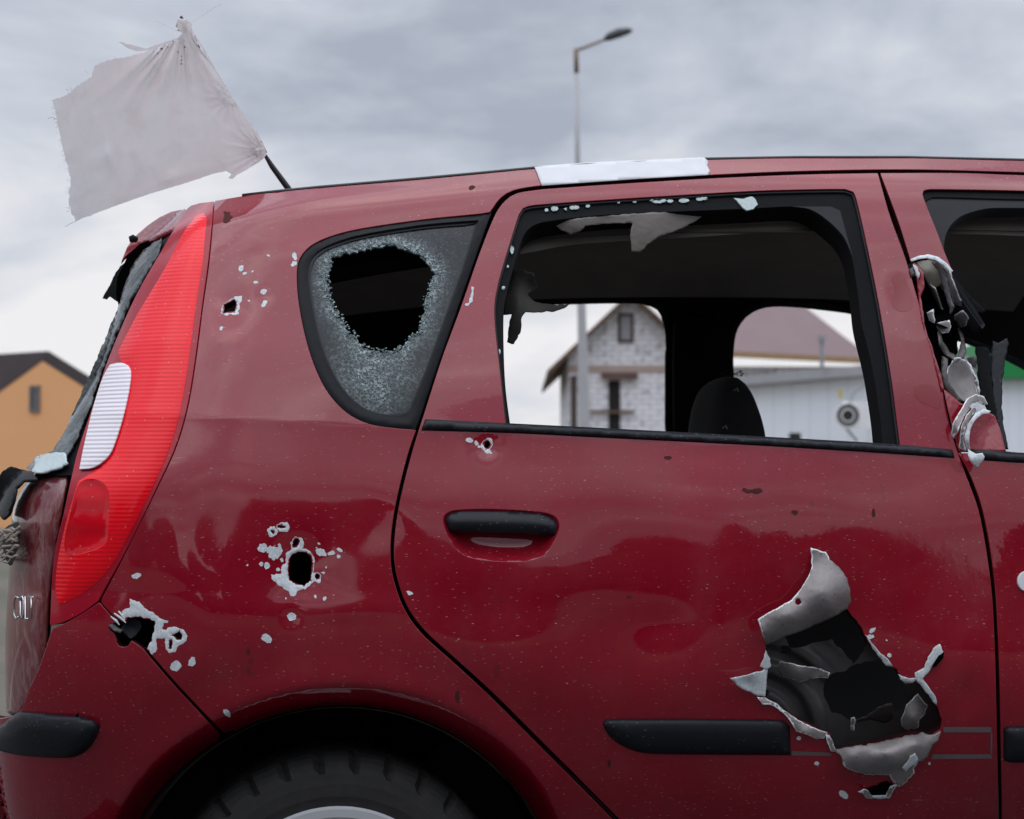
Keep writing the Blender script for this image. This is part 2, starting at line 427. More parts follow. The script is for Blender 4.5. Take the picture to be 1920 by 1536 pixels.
def bare_metal():
    m = M('torn_sheet_metal')
    c = m.mix(m.ramp(m.noise(18, 6, .6), (.35, 0), (.7, 1)), (.19, .17, .165), (.31, .28, .27))
    c = m.mix(m.ramp(m.noise(160, 5, .7), (.60, 0), (.70, 1)), c, (.06, .05, .05))
    at_ = m.n('ShaderNodeAttribute', attribute_name='rim').outputs['Fac']
    c = m.mix(m.math('MULTIPLY', m.math('GREATER_THAN', m.math('ADD', at_, m.noise(55, 6, .75)), 1.36), .85), c, (.80, .83, .84))
    m.set(Base_Color=c, Roughness=.46, Metallic=.2); m.bump(m.noise(35, 6, .6), .10, .003); return m.m
METAL = bare_metal()
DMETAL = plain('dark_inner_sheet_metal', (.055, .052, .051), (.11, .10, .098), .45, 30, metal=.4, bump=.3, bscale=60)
GREEN_BITS = plain('crumbled_glass', (.30, .40, .40), (.62, .70, .70), .15, 300)
CRUMB = plain('green_glass_crumbs', (.06, .10, .10), (.45, .56, .56), .08, 400, spec=.8)
WHITETAPE = plain('white_tape', (.60, .60, .62), (.74, .74, .76), .5, 25, bump=.25, bscale=120)
ANT = plain('antenna_rubber', (.006, .006, .007), None, .4)
CHROME = plain('chrome_lettering', (.55, .55, .56), None, .18, metal=1)
RIM = plain('silver_wheel_trim', (.72, .73, .75), (.8, .81, .83), .3, 10, metal=.1)
def tyre_mat():
    m = M('tyre_rubber'); m.set(Base_Color=m.mix(m.noise(40, 6, .7), (.018, .018, .018), (.055, .051, .049)), Roughness=.75, Specular_IOR_Level=.35); m.bump(m.noise(120, 3), .25); return m.m
TYRE = tyre_mat()
def lens(name, c1, c2, scale, strength, rough=.12, depth=.3):
    m = M(name)
    wv = m.n('ShaderNodeTexWave', {'Vector': m.coord(), 'Scale': scale, 'Distortion': .0}, wave_type='BANDS', bands_direction='Z', wave_profile='SIN').outputs['Fac']
    zz = m.n('ShaderNodeSeparateXYZ', {0: m.n('ShaderNodeTexCoord').outputs['Object']}).outputs[2]
    zm = m.n('ShaderNodeMapRange', {'Value': zz, 'From Min': 1.30, 'From Max': 1.16, 'To Min': .12, 'To Max': 1.0}).outputs[0]
    c = m.mix(m.math('MULTIPLY', m.math('MULTIPLY', wv, zm), depth), c2, c1)
    sp = m.n('ShaderNodeTexVoronoi', {'Vector': m.coord(), 'Scale': 80.0})
    c = m.mix(m.math('MULTIPLY', m.math('LESS_THAN', sp.outputs['Distance'], .09), .5), c, (.6, .35, .35))
    m.set(Base_Color=c, Roughness=rough, Specular_IOR_Level=.25, Coat_Weight=.22, Coat_Roughness=.04)
    m.t.nodes.new('ShaderNodeBump'); b = m.n('ShaderNodeBump', {'Height': wv, 'Strength': strength, 'Distance': .002}); m.t.links.new(b.outputs[0], m.b.inputs['Normal'])
    return m.m
LENS = lens('ribbed_red_lens', (.72, .001, .006), (.92, .003, .014), 46, .15, .18, .35)
LENSD = lens('dark_red_lens', (.36, .006, .022), (.36, .006, .022), 46, .0, .2)
LENSL = lens('smoky_red_lens', (.72, .004, .015), (.58, .004, .014), 8, .2, .1, .9)
LENSW = lens('clear_ribbed_lens', (.50, .45, .49), (.84, .78, .82), 46, .4, .2, .42)
def crazed():
    m = M('crazed_safety_glass')
    v = m.n('ShaderNodeTexVoronoi', {'Vector': m.coord(), 'Scale': 300.0}, feature='DISTANCE_TO_EDGE')
    v2 = m.n('ShaderNodeTexVoronoi', {'Vector': m.coord(), 'Scale': 300.0})
    s = m.n('ShaderNodeSeparateColor', {0: v2.outputs['Color']})
    at_ = m.n('ShaderNodeAttribute', attribute_name='shatter').outputs['Fac']
    patch = m.math('MULTIPLY', m.math('MULTIPLY_ADD', m.math('MULTIPLY', at_, m.math('ADD', m.noise(14, 4, .6), .55)), 1.0, .09), m.ramp(m.noise(22, 6, .65, dist=.8), (.34, .25), (.60, 1)), clamp=True)
    line = m.math('MULTIPLY', m.math('LESS_THAN', v.outputs['Distance'], .045), patch)
    cell = m.math('MULTIPLY', m.math('POWER', s.outputs[0], 5.0), patch)
    v3 = m.n('ShaderNodeTexVoronoi', {'Vector': m.mix(.03, m.coord(), m.n('ShaderNodeTexNoise', {'Vector': m.coord(), 'Scale': 25.0}).outputs['Color']), 'Scale': 120.0}, feature='DISTANCE_TO_EDGE')
    net = m.math('MULTIPLY', m.math('LESS_THAN', v3.outputs['Distance'], .035), m.math('MULTIPLY_ADD', at_, .8, .02, clamp=True))
    line = m.math('ADD', line, net)
    spark = m.math('ADD', m.math('MULTIPLY', line, .55), m.math('MULTIPLY', cell, .85), clamp=True)
    c = m.mix(m.math('MULTIPLY', at_, .9), (.012, .014, .017), (.030, .048, .048)); c = m.mix(spark, c, (.55, .66, .67))
    m.set(Base_Color=c, Roughness=.15, Specular_IOR_Level=.3)
    b = m.n('ShaderNodeBump', {'Height': v2.outputs['Distance'], 'Strength': m.math('MULTIPLY', patch, .35), 'Distance': .002}); m.t.links.new(b.outputs[0], m.b.inputs['Normal']); return m.m
CRAZED = crazed()
TINT = plain('tinted_glass', (.012, .014, .015), (.02, .023, .024), .06)
def wornglass():
    m = M('broken_tinted_rear_glass')
    c = m.mix(m.ramp(m.noise(30, 6, .7), (.45, 0), (.62, 1)), (.014, .019, .021), (.10, .12, .125))
    m.set(Base_Color=c, Roughness=.18); m.bump(m.noise(90, 4), .5, .003); return m.m
REARG = wornglass()
def cloth():
    m = M('dirty_white_cotton')
    c = m.mix(m.ramp(m.noise(5, 6, .6, dist=.5), (.35, 0), (.68, 1)), (.86, .82, .82), (.94, .92, .92))
    c = m.mix(m.math('MULTIPLY', m.ramp(m.noise(22, 7, .75), (.5, 0), (.75, 1)), .3), c, (.66, .56, .55))
    weave = m.n('ShaderNodeTexWave', {'Vector': m.coord(), 'Scale': 420.0}, wave_type='BANDS', bands_direction='DIAGONAL').outputs['Fac']
    m.set(Base_Color=c, Roughness=.95, Specular_IOR_Level=.05); m.bump(m.math('ADD', weave, m.noise(700, 2)), .12)
    tr = m.n('ShaderNodeBsdfTranslucent', {'Color': c}); mxs = m.n('ShaderNodeMixShader', {0: .58, 1: m.b.outputs[0], 2: tr.outputs[0]})
    m.t.links.new(mxs.outputs[0], m.t.nodes['Material Output'].inputs[0]); return m.m
CLOTH = cloth()
AIRBAG = plain('torn_airbag_fabric', (.18, .16, .145), (.28, .25, .23), .9, 25, bump=.6, bscale=80)
DFAB = plain('scorched_fabric', (.018, .017, .015), (.05, .045, .04), .9, 25, bump=.5, bscale=60)
MUD = plain('wheel_arch_grime', (.03, .024, .018), (.07, .058, .045), .9, 80)

MUDR = plain('dried_mud', (.05, .014, .014), (.11, .03, .03), .8, 60, spec=.1)
WET = plain('wet_dark_red_stain', (.20, .001, .006), (.24, .002, .009), .15, 30, spec=.6)
# ------------------------------------------------------------------ THE CAR
car = tag(empty('hatchback_car', (0.6, 0.8, 0)), 'red five-door hatchback riddled with shrapnel holes, windows blown out, rear door torn open', 'car')
def part(o, parent=None, label=None):
    if parent is None: keep(o, car)
    else: o.parent = parent
    if label: o['label'] = label
    return o
ARC = lambda a0, a1, r=422, cx=641, cy=1745, n=26: [(cx + r * math.cos(R(a0 + (a1 - a0) * i / n)), cy - r * math.sin(R(a0 + (a1 - a0) * i / n))) for i in range(n + 1)]

# --- bullet hole outlines
H1 = [(420, 571), (430, 567), (439, 562), (443, 567), (443, 574), (440, 584), (430, 585), (419, 587)]
H2 = [(543, 1049), (548, 1040), (557, 1036), (566, 1035), (576, 1037), (583, 1045), (586, 1057), (583, 1077), (582, 1088), (570, 1098), (554, 1094), (543, 1087), (540, 1069)]
H2b = circle_pts(555, 1018, 5, 8, 8, .4)
H2c = circle_pts(595, 1081, 4, 5, 7)
H3 = [(239, 1157), (258, 1154), (275, 1158), (291, 1162), (289, 1185), (284, 1204), (264, 1201), (258, 1196)]
H3s = [(324, 1191), (336, 1185), (341, 1190), (339, 1199), (332, 1199)]
H3t = circle_pts(320, 1208, 2.5, 9, 8, .1)
H4 = circle_pts(913, 834, 6, 7, 8)
H5 = circle_pts(528, 988, 7, 2.2, 8, .1); H6 = circle_pts(511, 997, 4, 1.6, 7, .9)
j = lambda h, a=1.0, s=1: jag(h, a, 4, s)

QW = [(918, 397), (900, 400), (800, 410), (700, 424), (640, 436), (592, 454), (567, 475), (556, 502), (558, 560), (571, 630), (590, 690), (615, 738), (650, 775), (692, 796), (740, 804), (779, 807)]
quarter = np.vstack([
    smooth([(403, 377, 1), (470, 366), (600, 353), (800, 336), (940, 323), (1003, 317), (1100, 311), (1330, 300), (1500, 297), (1700, 297), (1920, 302), (2330, 306, 1)], 12, False),
    smooth([(2330, 333, 1), (1920, 322), (1700, 317), (1500, 320), (1335, 327), (1150, 338), (1015, 347), (962, 356), (938, 370), (924, 388), (918, 397, 1)], 10, False),
    smooth([(900, 400, 1)] + QW[2:-1] + [(779, 807, 1)], 9, False),
    smooth([(776, 815, 1), (764, 850), (748, 912), (736, 973), (731, 1030), (736, 1083), (757, 1142), (791, 1190), (851, 1245), (921, 1310), (1001, 1390), (1081, 1470), (1145, 1535), (1205, 1598), (1260, 1660, 1)], 9, False),
    [(1260, 1780), (1063, 1780)], ARC(0, 118, n=60),
    smooth([(437, 1369, 1), (421, 1375, 1), (340, 1290), (283, 1225, 1)], 9, False), np.array([(276, 1215), (284, 1203), (288, 1196), (289, 1185), (292, 1172), (291, 1163), (282, 1160), (272, 1160), (258, 1155), (248, 1158), (239, 1157), (236, 1163), (230, 1165), (222, 1161)]), smooth([(212, 1153, 1), (192, 1131, 1)], 9, False), 
    smooth([(191, 1125, 1), (243, 1025), (299, 910), (331, 840), (353, 766), (369, 672), (381, 579), (394, 485), (403, 379, 1)], 9, False)[:-1]])
# the hole at the bumper seam eats into the quarter panel's border
def clean(poly, mind=1.5):
    out = [poly[0]]
    for p in poly[1:]:
        if np.hypot(*(p - out[-1])) > mind: out.append(p)
    if np.hypot(*(out[-1] - out[0])) < mind: out.pop()
    return np.array(out)
quarter = clean(quarter)
qp = part(sheet('rear_quarter_panel', quarter, RED, holes=[j(H1), j(H2, 1.2, 2), j(H2b), j(H2c, .5), j(H3s), j(H3t, .3), H5, H6], grid=9, skirt=.016))

DOOR = np.vstack([
    smooth([(1022, 355, 1), (1150, 346), (1335, 335), (1500, 328), (1645, 325, 1)], 12, False),
    smooth([(1646, 328, 1), (1668, 405), (1699, 491), (1725, 580), (1742, 640), (1759, 695), (1774, 771), (1789, 831), (1811, 893), (1836, 965), (1856, 1085), (1864, 1200), (1868, 1350), (1871, 1540), (1872, 1680, 1)], 9, False),
    [(1872, 1750), (1400, 1750)],
    smooth([(1345, 1730, 1), (1214, 1590), (1153, 1527), (1089, 1462), (1009, 1382), (929, 1302), (859, 1238), (799, 1183), (765, 1136), (745, 1079), (740, 1030), (745, 974), (757, 914), (773, 852), (785, 812), (795, 781), (829, 675), (864, 580), (901, 474), (930, 402), (948, 377), (970, 363), (1020, 355, 1)], 9, False)])
DOOR = clean(DOOR)
DW = clean(np.vstack([smooth([(947, 795, 1), (936, 692), (927, 608), (927, 564), (938, 513), (960, 440), (972, 402), (980, 390), (1000, 384), (1150, 373), (1400, 358), (1491, 355), (1585, 354), (1600, 359), (1608, 378), (1627, 461), (1650, 575), (1672, 707), (1689, 837, 1)], 9, False), smooth([(1689, 840, 1), (1400, 824), (1100, 807), (949, 799, 1)], 20, False)]))
HR = smooth([(830, 974), (837, 1000), (845, 1017), (860, 1035), (884, 1047), (928, 1053), (987, 1053), (1021, 1041), (1037, 1020), (1049, 993), (1048, 978), (1038, 966), (1011, 959), (928, 954), (865, 955), (840, 960)], 5)
TEAR = [(1590, 1141), (1611, 1168), (1625, 1195), (1650, 1230), (1681, 1255), (1695, 1276), (1723, 1279), (1744, 1304), (1758, 1325), (1767, 1349), (1765, 1368), (1744, 1381), (1709, 1380), (1657, 1393), (1604, 1404), (1562, 1409), (1555, 1379), (1500, 1352), (1472, 1337), (1458, 1323), (1430, 1312), (1433, 1265), (1444, 1244), (1435, 1223), (1434, 1200), (1500, 1168)]
door = part(sheet('rear_door', DOOR, RED, holes=[DW, HR, jag(TEAR, 2, 6, 4), j(H4, .8, 3)], grid=9, skirt=.016))
# door handle pocket and handle
HRp = HR
part(sheet('handle_recess', smooth([tuple(p) for p in HR[::3]], 5), RED, grid=6, off=lambda p: -0.026 * (1 - np.exp(-(edge_dist(p, HRp) / 15.0) ** 2)) - .0005), door)
HND = smooth([(834, 975), (842, 963), (868, 957), (940, 958), (1007, 962), (1035, 971), (1046, 986), (1041, 1005, 1), (940, 1001), (843, 998, 1)], 5)
part(sheet('door_handle', HND, DBLACK, grid=6, off=lambda p: 0.014 * np.sqrt(np.clip(edge_dist(p, HND) / 18.0, 0, 1)) * (1 - 0.25 * np.clip((p[:, 1] - 985) / 20, 0, 1)) - .004, thick=.008), door)
# seal round the rear door window
DWI = clean(np.vstack([smooth([(958, 803, 1), (947, 710), (944, 590), (951, 542), (975, 455), (989, 426), (1018, 411), (1139, 397), (1400, 386), (1491, 382), (1521, 389), (1551, 408), (1582, 439), (1600, 476), (1612, 544), (1619, 601), (1638, 680), (1653, 771), (1660, 838, 1)], 9, False), smooth([(1660, 842, 1), (1400, 827), (1100, 810), (961, 805, 1)], 20, False)]))
def grow(poly, a):
    n_ = np.roll(poly, -1, 0) - np.roll(poly, 1, 0); n_ = np.stack([n_[:, 1], -n_[:, 0]], 1); n_ /= np.linalg.norm(n_, axis=1)[:, None] + 1e-9
    area = 0.5 * np.sum(poly[:, 0] * np.roll(poly[:, 1], -1) - np.roll(poly[:, 0], -1) * poly[:, 1])
    return poly + n_ * a * (1 if area > 0 else -1)
part(sheet('window_seal', grow(DW, 4), RUBBER, holes=[DWI], grid=9, off=-.008, skirt=.045), door)
bead = part(sheet('seal_bead', grow(DW, 1.0), GREYRUB, holes=[grow(DW, -3.2)], grid=8, off=-.0035, skirt=.004), door)
# inner corner filler of the frame
part(sheet('frame_corner', smooth([(1485, 384, 1), (1520, 389), (1551, 408), (1582, 439), (1600, 476, 1), (1590, 440, 1), (1577, 392, 1), (1560, 384, 1)], 6), GREYRUB, grid=8, off=-.0055), door)
BELT = lambda xs, w=18: None
belt_top = [(797, 786), (920, 792), (1100, 801), (1400, 817), (1600, 828), (1690, 834), (1786, 843)]
belt_bot = [(1790, 859), (1690, 852), (1600, 846), (1400, 834), (1100, 819), (960, 812), (790, 807)]
def belt(name, top, bot, parent):
    o = clean(np.vstack([smooth([top[0] + (1,)] + top[1:-1] + [top[-1] + (1,)], 12, False), smooth([bot[0] + (1,)] + bot[1:-1] + [bot[-1] + (1,)], 12, False)]))
    return part(sheet(name, o, DBLACK, grid=8, off=lambda p, o=o: 0.001 + .006 * np.sqrt(np.clip(edge_dist(p, o) / 8, 0, 1)), thick=.006), parent)
belt('belt_moulding', belt_top, belt_bot, door)

# quarter window: frame, crazed glass with the hole knocked through it
QF = clean(np.vstack([smooth([(921, 398, 1), (900, 402)] + QW[2:-1] + [(778, 806, 1)], 8, False), smooth([(785, 790, 1), (815, 700), (850, 600), (885, 500), (918, 405, 1)], 10, False)]))
QFI = clean(smooth([(898, 412, 1), (800, 420), (700, 435), (645, 448), (603, 466), (584, 486), (577, 515), (583, 570), (596, 630), (613, 680), (637, 725), (670, 760), (705, 777), (750, 780), (770, 772, 1), (800, 700), (840, 590), (875, 490)], 8))
part(sheet('quarter_window_frame', QF, BLACK, holes=[QFI], grid=8, off=lambda p: -.004 + .004 * np.sin(np.clip(edge_dist(p, QF) / 20, 0, 1) * 3.1), skirt=.02), qp)
GH = jag([(614, 510), (622, 480), (632, 474), (665, 468), (700, 459), (742, 455), (760, 464), (790, 474), (812, 500), (815, 512), (806, 545), (795, 585), (785, 620), (772, 630), (757, 650), (730, 658), (700, 655), (690, 655), (672, 635), (655, 622), (645, 602), (632, 590), (622, 565), (616, 540)], 4.2, 4.5, 7)
part(sheet('quarter_window_glass', smooth([tuple(p) for p in grow(QFI, 3)[::2]], 8), CRAZED, holes=[GH], grid=8, off=-.007, skirt=.004), qp, 'crazed grey safety glass with a ragged hole')
_g = bpy.data.objects['quarter_window_glass'].data; _a = _g.attributes.new('shatter', 'FLOAT', 'POINT')
_hp = hit(GH)
_lo = hit([(700, 700)])[0]
for _v in _g.vertices:
    _d = np.min(np.hypot(_hp[:, 0] - _v.co.x, _hp[:, 2] - _v.co.z)); _e = math.hypot((_v.co.x - _lo[0]) / 1.0, (_v.co.z - _lo[2]) / 1.1)
    _a.data[_v.index].value = min(1, math.exp(-(_d / .013) ** 1.3) + .55 * math.exp(-(_e / .055) ** 3))
rs = random.Random(8); bm = bmesh.new(); gp = resample(GH, 3)
for q in gp:
    for _ in range(2):
        x, y = q[0] + rs.gauss(0, 3.5), q[1] + rs.gauss(0, 3.5)
        if rs.random() < .35 or inside(np.array([[x, y]]), grow(GH, -5))[0]: continue
        p = Vector(hit([(x, y)], off=rs.uniform(-.006, -.003))[0]); r = bmesh.ops.create_cube(bm, size=rs.uniform(.0016, .0036))['verts']
        Mx = Matrix.Translation(p) @ Matrix.Rotation(rs.uniform(0, 3), 4, Vector((rs.random(), rs.random(), rs.random() + .1)).normalized()) @ Matrix.Diagonal((1, .6, rs.uniform(.5, 1), 1))
        bmesh.ops.transform(bm, matrix=Mx, verts=r)
cr_o = bm_obj('glass_crumbs', bm, CRUMB); cr_o.parent = qp; cr_o['kind'] = 'stuff'
# printed dark border seen on the glass, as a sunk shelf of trim behind it
part(sheet('window_gasket', smooth([tuple(p) for p in QFI[::2]], 8), GREYRUB, holes=[smooth([tuple(p) for p in grow(QFI, -5)[::3]], 8)], grid=8, off=-.0045), qp)

# front door: upper frame, lower skin
FD_UP = clean(np.vstack([smooth([(1652, 325, 1), (1800, 325), (1920, 329), (2330, 336, 1)], 12, False), [(2330, 364)],
    smooth([(2000, 362, 1), (1920, 357), (1745, 354), (1731, 357), (1729, 364), (1735, 382), (1759, 442), (1774, 482), (1784, 505, 1)], 7, False),
    jag([(1778, 500), (1765, 489), (1748, 481), (1728, 480), (1709, 486)], .8, 5, 2)[:-1] if False else np.array([(1778, 499), (1770, 491), (1758, 484), (1745, 481), (1732, 480), (1718, 483), (1708, 487)]),
    smooth([(1706, 480, 1), (1689, 425), (1669, 370), (1653, 328, 1)], 8, False)]))
fdoor = part(sheet('front_door', clean(np.vstack([smooth([(1798, 850, 1), (1900, 856), (2330, 862, 1)], 12, False), [(2330, 1750), (1882, 1750)], smooth([(1881, 1680, 1), (1880, 1540), (1877, 1350), (1873, 1200), (1865, 1083), (1845, 962), (1820, 890), (1800, 853, 1)], 9, False)])), RED, grid=10, skirt=.016))
part(sheet('window_frame', FD_UP, RED, grid=9, skirt=.016), fdoor)
part(sheet('window_seal', clean(np.vstack([smooth([(2330, 356, 1), (1920, 353), (1745, 350), (1728, 352), (1724, 364), (1731, 384), (1755, 444), (1771, 484), (1792, 522), (1850, 605, 1)], 8, False), smooth([(1846, 612, 1), (1800, 545), (1780, 505), (1772, 470), (1778, 430), (1800, 403), (1840, 388), (1880, 384), (2330, 388, 1)], 8, False)])), GREYRUB, grid=8, off=-.009, skirt=.03), fdoor)
part(sheet('seal_bead', clean(np.vstack([smooth([(2330, 361, 1), (1920, 354), (1745, 351), (1729, 353), (1727, 364), (1733, 382), (1757, 443), (1774, 484), (1790, 512), (1848, 603, 1)], 8, False), smooth([(1843, 605, 1), (1786, 522), (1768, 486), (1752, 450), (1738, 400), (1738, 372), (1750, 366), (1920, 370), (2330, 376, 1)], 8, False)])), RUBBER, grid=8, off=-.006), fdoor)
part(sheet('front_pillar', resample(np.array([(2205, 361), (2329, 361), (2329, 866), (2306, 866)], float), 14), RED, grid=12, off=-.001, skirt=.016), fdoor)
belt('belt_moulding', [(1818, 842), (1870, 845), (1920, 849), (2330, 856)], [(2330, 876), (1920, 868), (1870, 865), (1826, 862)], fdoor)

# protective side mouldings
MD = smooth([(1130, 1356), (1136, 1350), (1152, 1348, 1), (1300, 1348), (1470, 1351), (1481, 1362, 1), (1483, 1416, 1), (1300, 1415), (1207, 1412), (1164, 1397), (1140, 1377)], 8)
part(sheet('side_moulding', MD, DBLACK, grid=8, off=lambda p: .001 + .013 * np.sqrt(np.clip(edge_dist(p, MD) / 24, 0, 1)), thick=.008), door)
MF = smooth([(1882, 1366, 1), (1895, 1362), (2330, 1364, 1), (2330, 1432, 1), (1895, 1430), (1882, 1426, 1)], 8)
part(sheet('side_moulding', MF, DBLACK, grid=8, off=lambda p: .001 + .013 * np.sqrt(np.clip(edge_dist(p, MF) / 24, 0, 1)), thick=.008), fdoor)
GLUE = plain('moulding_adhesive', (.10, .075, .075), (.16, .12, .12), .8, 90)
for q in ([(1768, 1363), (1858, 1363), (1859, 1373), (1769, 1373)], [(1749, 1414), (1858, 1414), (1860, 1422), (1745, 1423)], [(1857, 1374), (1860, 1374), (1860, 1413), (1857, 1413)], [(1484, 1408), (1556, 1411), (1560, 1417), (1484, 1416)]):
    part(sheet('adhesive_strip', resample(np.array(q, float), 8), GLUE, grid=8, off=.0008), door)

# rear bumper with its black corner moulding
BUM = clean(np.vstack([smooth([(186, 1131, 1), (152, 1153), (118, 1172), (99, 1180, 1)], 7, False), smooth([(97, 1184, 1), (88, 1212), (73, 1255), (54, 1296), (40, 1332), (20, 1345), (-14, 1350, 1)], 8, False), [(-30, 1420), (-30, 1700), (60, 1780)],
    [p for p in ARC(180, 124, n=36)], smooth([(412, 1379, 1), (330, 1291), (278, 1231, 1)], 9, False), np.array([(268, 1218), (256, 1209), (247, 1203), (243, 1209), (240, 1213), (230, 1215), (222, 1212), (218, 1206), (216, 1196), (212, 1187), (205, 1183), (203, 1176), (207, 1169), (215, 1167)]), smooth([(210, 1159, 1), (190, 1136, 1)], 9, False)]))
bumper = part(sheet('rear_bumper', BUM, RED, grid=9, skirt=.016))
MB = smooth([(-25, 1372), (0, 1362), (14, 1350), (30, 1338), (42, 1335), (68, 1336), (152, 1344), (176, 1351), (186, 1362), (181, 1382), (163, 1407), (130, 1421), (41, 1417), (0, 1408), (-25, 1400)], 7)
part(sheet('bumper_moulding', MB, DBLACK, grid=7, off=lambda p: .002 + .020 * np.sqrt(np.clip(edge_dist(p, MB) / 30, 0, 1)), thick=.006), bumper)

# tail light
light = part(empty('tail_light', (0, 0, 0))); light.matrix_parent_inverse = Matrix.Translation(car.location).inverted()
TL = clean(np.vstack([smooth([(400, 379, 1), (390, 485), (377, 579), (365, 672), (349, 766), (327, 840), (295, 910), (239, 1025), (186, 1121, 1)], 8, False), smooth([(184, 1126, 1), (152, 1149), (120, 1165), (96, 1172, 1)], 7, False), smooth([(95, 1168, 1), (102, 1052), (121, 962), (138, 883), (149, 840), (177, 757), (205, 672), (252, 563), (299, 479), (352, 392), (375, 382, 1)], 8, False)]))
IN = clean(smooth([(383, 402), (379, 450), (374, 500), (361, 585), (347, 690), (332, 775), (313, 840), (285, 905), (235, 1005), (200, 1065), (158, 1105), (112, 1130, 1), (108, 1100), (113, 1050), (128, 980), (150, 905, 1), (190, 880, 1), (214, 850, 1), (232, 790), (246, 720), (244, 690), (232, 676), (225, 660, 1), (262, 590), (310, 510), (350, 435), (370, 405)], 8))
REV = clean(smooth([(206, 684), (218, 681), (232, 682), (243, 692), (242, 722), (231, 775), (216, 825), (202, 855), (176, 875), (149, 879, 1), (157, 838), (173, 770), (190, 715)], 7))
part(sheet('light_housing', TL, LENSD, holes=[], grid=9, off=.001, skirt=.02), light)
IN = grow(IN, 4)
low = clean(smooth([(150, 905), (185, 900), (205, 925), (203, 985), (196, 1022), (150, 1040), (128, 1040), (120, 1020), (132, 960)], 7))
part(sheet('red_lens', IN, LENS, holes=[low], grid=8, off=lambda p: .0020 + .007 * (1 - np.exp(-edge_dist(p, IN) / 16.0)), skirt=.004), light)
part(sheet('reversing_lens', REV, LENSW, grid=6, off=lambda p: .0080 + .003 * (1 - np.exp(-edge_dist(p, REV) / 8.0)), skirt=.003), light)
part(sheet('indicator_lens', grow(low, -.5), LENSL, grid=7, off=lambda p: .0080 - .004 * (1 - np.exp(-edge_dist(p, low) / 8.0))), light)

# white primer round each hit (raised, ragged) and loose chips
def hitmark(outer, holes=(), seed=0, parent=qp, name='bullet_hole', amp=1.1, h=.0010):
    o = jag(outer, amp * 1.9, 3.0, seed)
    hs = [jag(q, .4, 3.5, 3) for q in holes]
    rs = np.random.RandomState(seed)
    def off(p):
        d = edge_dist(p, o); dh = np.full(len(p), 99.)
        for q in hs: dh = np.minimum(dh, edge_dist(p, q))
        return .0004 + h * np.clip(d / 4, 0, 1) * rs.uniform(.5, 1.2, len(p)) - .002 * (dh < .5)
    if not holes: return part(sheet(name, o, PRIMER, grid=5, off=.0005), parent)
    return part(sheet(name, o, PRIMER, holes=hs, grid=4, off=off, skirt=.0007 if not hs else .004, lip=.00015), parent)
hitmark([(414, 586), (418, 576), (426, 565), (442, 556), (453, 556), (455, 561), (450, 571), (447, 580), (447, 589), (442, 592), (433, 589), (423, 592), (416, 590)], [H1], 1)
hitmark([(537, 1038), (548, 1030), (545, 1018), (554, 1007), (566, 1008), (569, 1020), (566, 1029), (580, 1033), (590, 1047), (589, 1065), (586, 1075), (597, 1073), (602, 1083), (599, 1092), (588, 1092), (572, 1104), (556, 1108), (556, 1116), (545, 1118), (543, 1110), (533, 1104), (519, 1094), (509, 1085), (509, 1078), (527, 1075), (527, 1063), (536, 1055), (535, 1049)], [H2, H2b, H2c], 2)
hitmark([(228, 1146), (245, 1137), (244, 1124), (260, 1129), (274, 1143), (296, 1154), (305, 1163), (315, 1164), (314, 1167), (306, 1168), (305, 1180), (311, 1183), (315, 1178), (328, 1176), (344, 1180), (351, 1193), (346, 1205), (333, 1213), (328, 1221), (318, 1223), (310, 1216), (309, 1198), (294, 1198), (293, 1223), (286, 1228), (276, 1217), (284, 1203), (289, 1185), (291, 1163), (275, 1159), (258, 1155), (240, 1158), (232, 1160)], [H3s, H3t], 3)
hitmark(circle_pts(515, 1036, 15, 13, 12), [], 4, name='paint_chip', h=.002, amp=2)
hitmark(circle_pts(493, 1028, 9, 9, 10), [], 5, name='paint_chip', amp=1.5)
hitmark(circle_pts(531, 988, 13, 9.5, 12), [H5], 6); hitmark(circle_pts(511, 997, 9.5, 10, 12), [H6], 7)
hitmark([(905, 826), (913, 821), (922, 824), (924, 834), (919, 842), (923, 850), (915, 851), (908, 846), (902, 838)], [H4], 8, parent=door)
for i, (x, y, rx, ry) in enumerate([(501, 1061, 6, 7), (490, 1058, 3, 4), (602, 1036, 7, 11), (621, 1037, 7, 4), (637, 1031, 6, 4), (635, 1043, 3.5, 3.5), (598, 1020, 2.5, 2.5), (593, 1027, 2, 2), (609, 1123, 5, 3), (547, 1156, 9, 8), (500, 1197, 11, 8), (592, 1119, 2.5, 3),
        (330, 1249, 11, 10), (360, 1241, 7, 9), (256, 1080, 5, 9), (426, 1337, 5, 9), (452, 503, 5, 6), (459, 513, 3, 4), (474, 510, 2.5, 2), (480, 530, 5, 3), (495, 547, 5, 7), (496, 570, 7, 4), (466, 564, 2, 2), (503, 480, 2.2, 2), (415, 616, 4.5, 3), (553, 480, 4, 8), (551, 495, 4, 7), (536, 1122, 2, 2), (464, 1060, 2, 2), (612, 1064, 2, 2), (605, 1074, 2, 4), (521, 1068, 4, 3), (529, 1050, 4, 3), (524, 1022, 3, 3)]):
    hitmark(circle_pts(x, y, rx, ry, 9, i), [], 20 + i, name='paint_chip', amp=.9, h=.0003)
for i, (x, y, rx, ry) in enumerate([(880, 826, 7, 4), (893, 831, 5, 4), (768, 1112, 3, 7), (898, 838, 3, 2), (1582, 1490, 10, 6), (1497, 1384, 3, 4), (1531, 1431, 4, 4), (1636, 1182, 4, 7), (1633, 1194, 4, 7), (1667, 1228, 4, 4), (1662, 1200, 2, 2), (1742, 1432, 3, 3)]):
    hitmark(circle_pts(x, y, rx, ry, 9, i), [], 60 + i, parent=door, name='paint_chip', amp=.9, h=.0003)
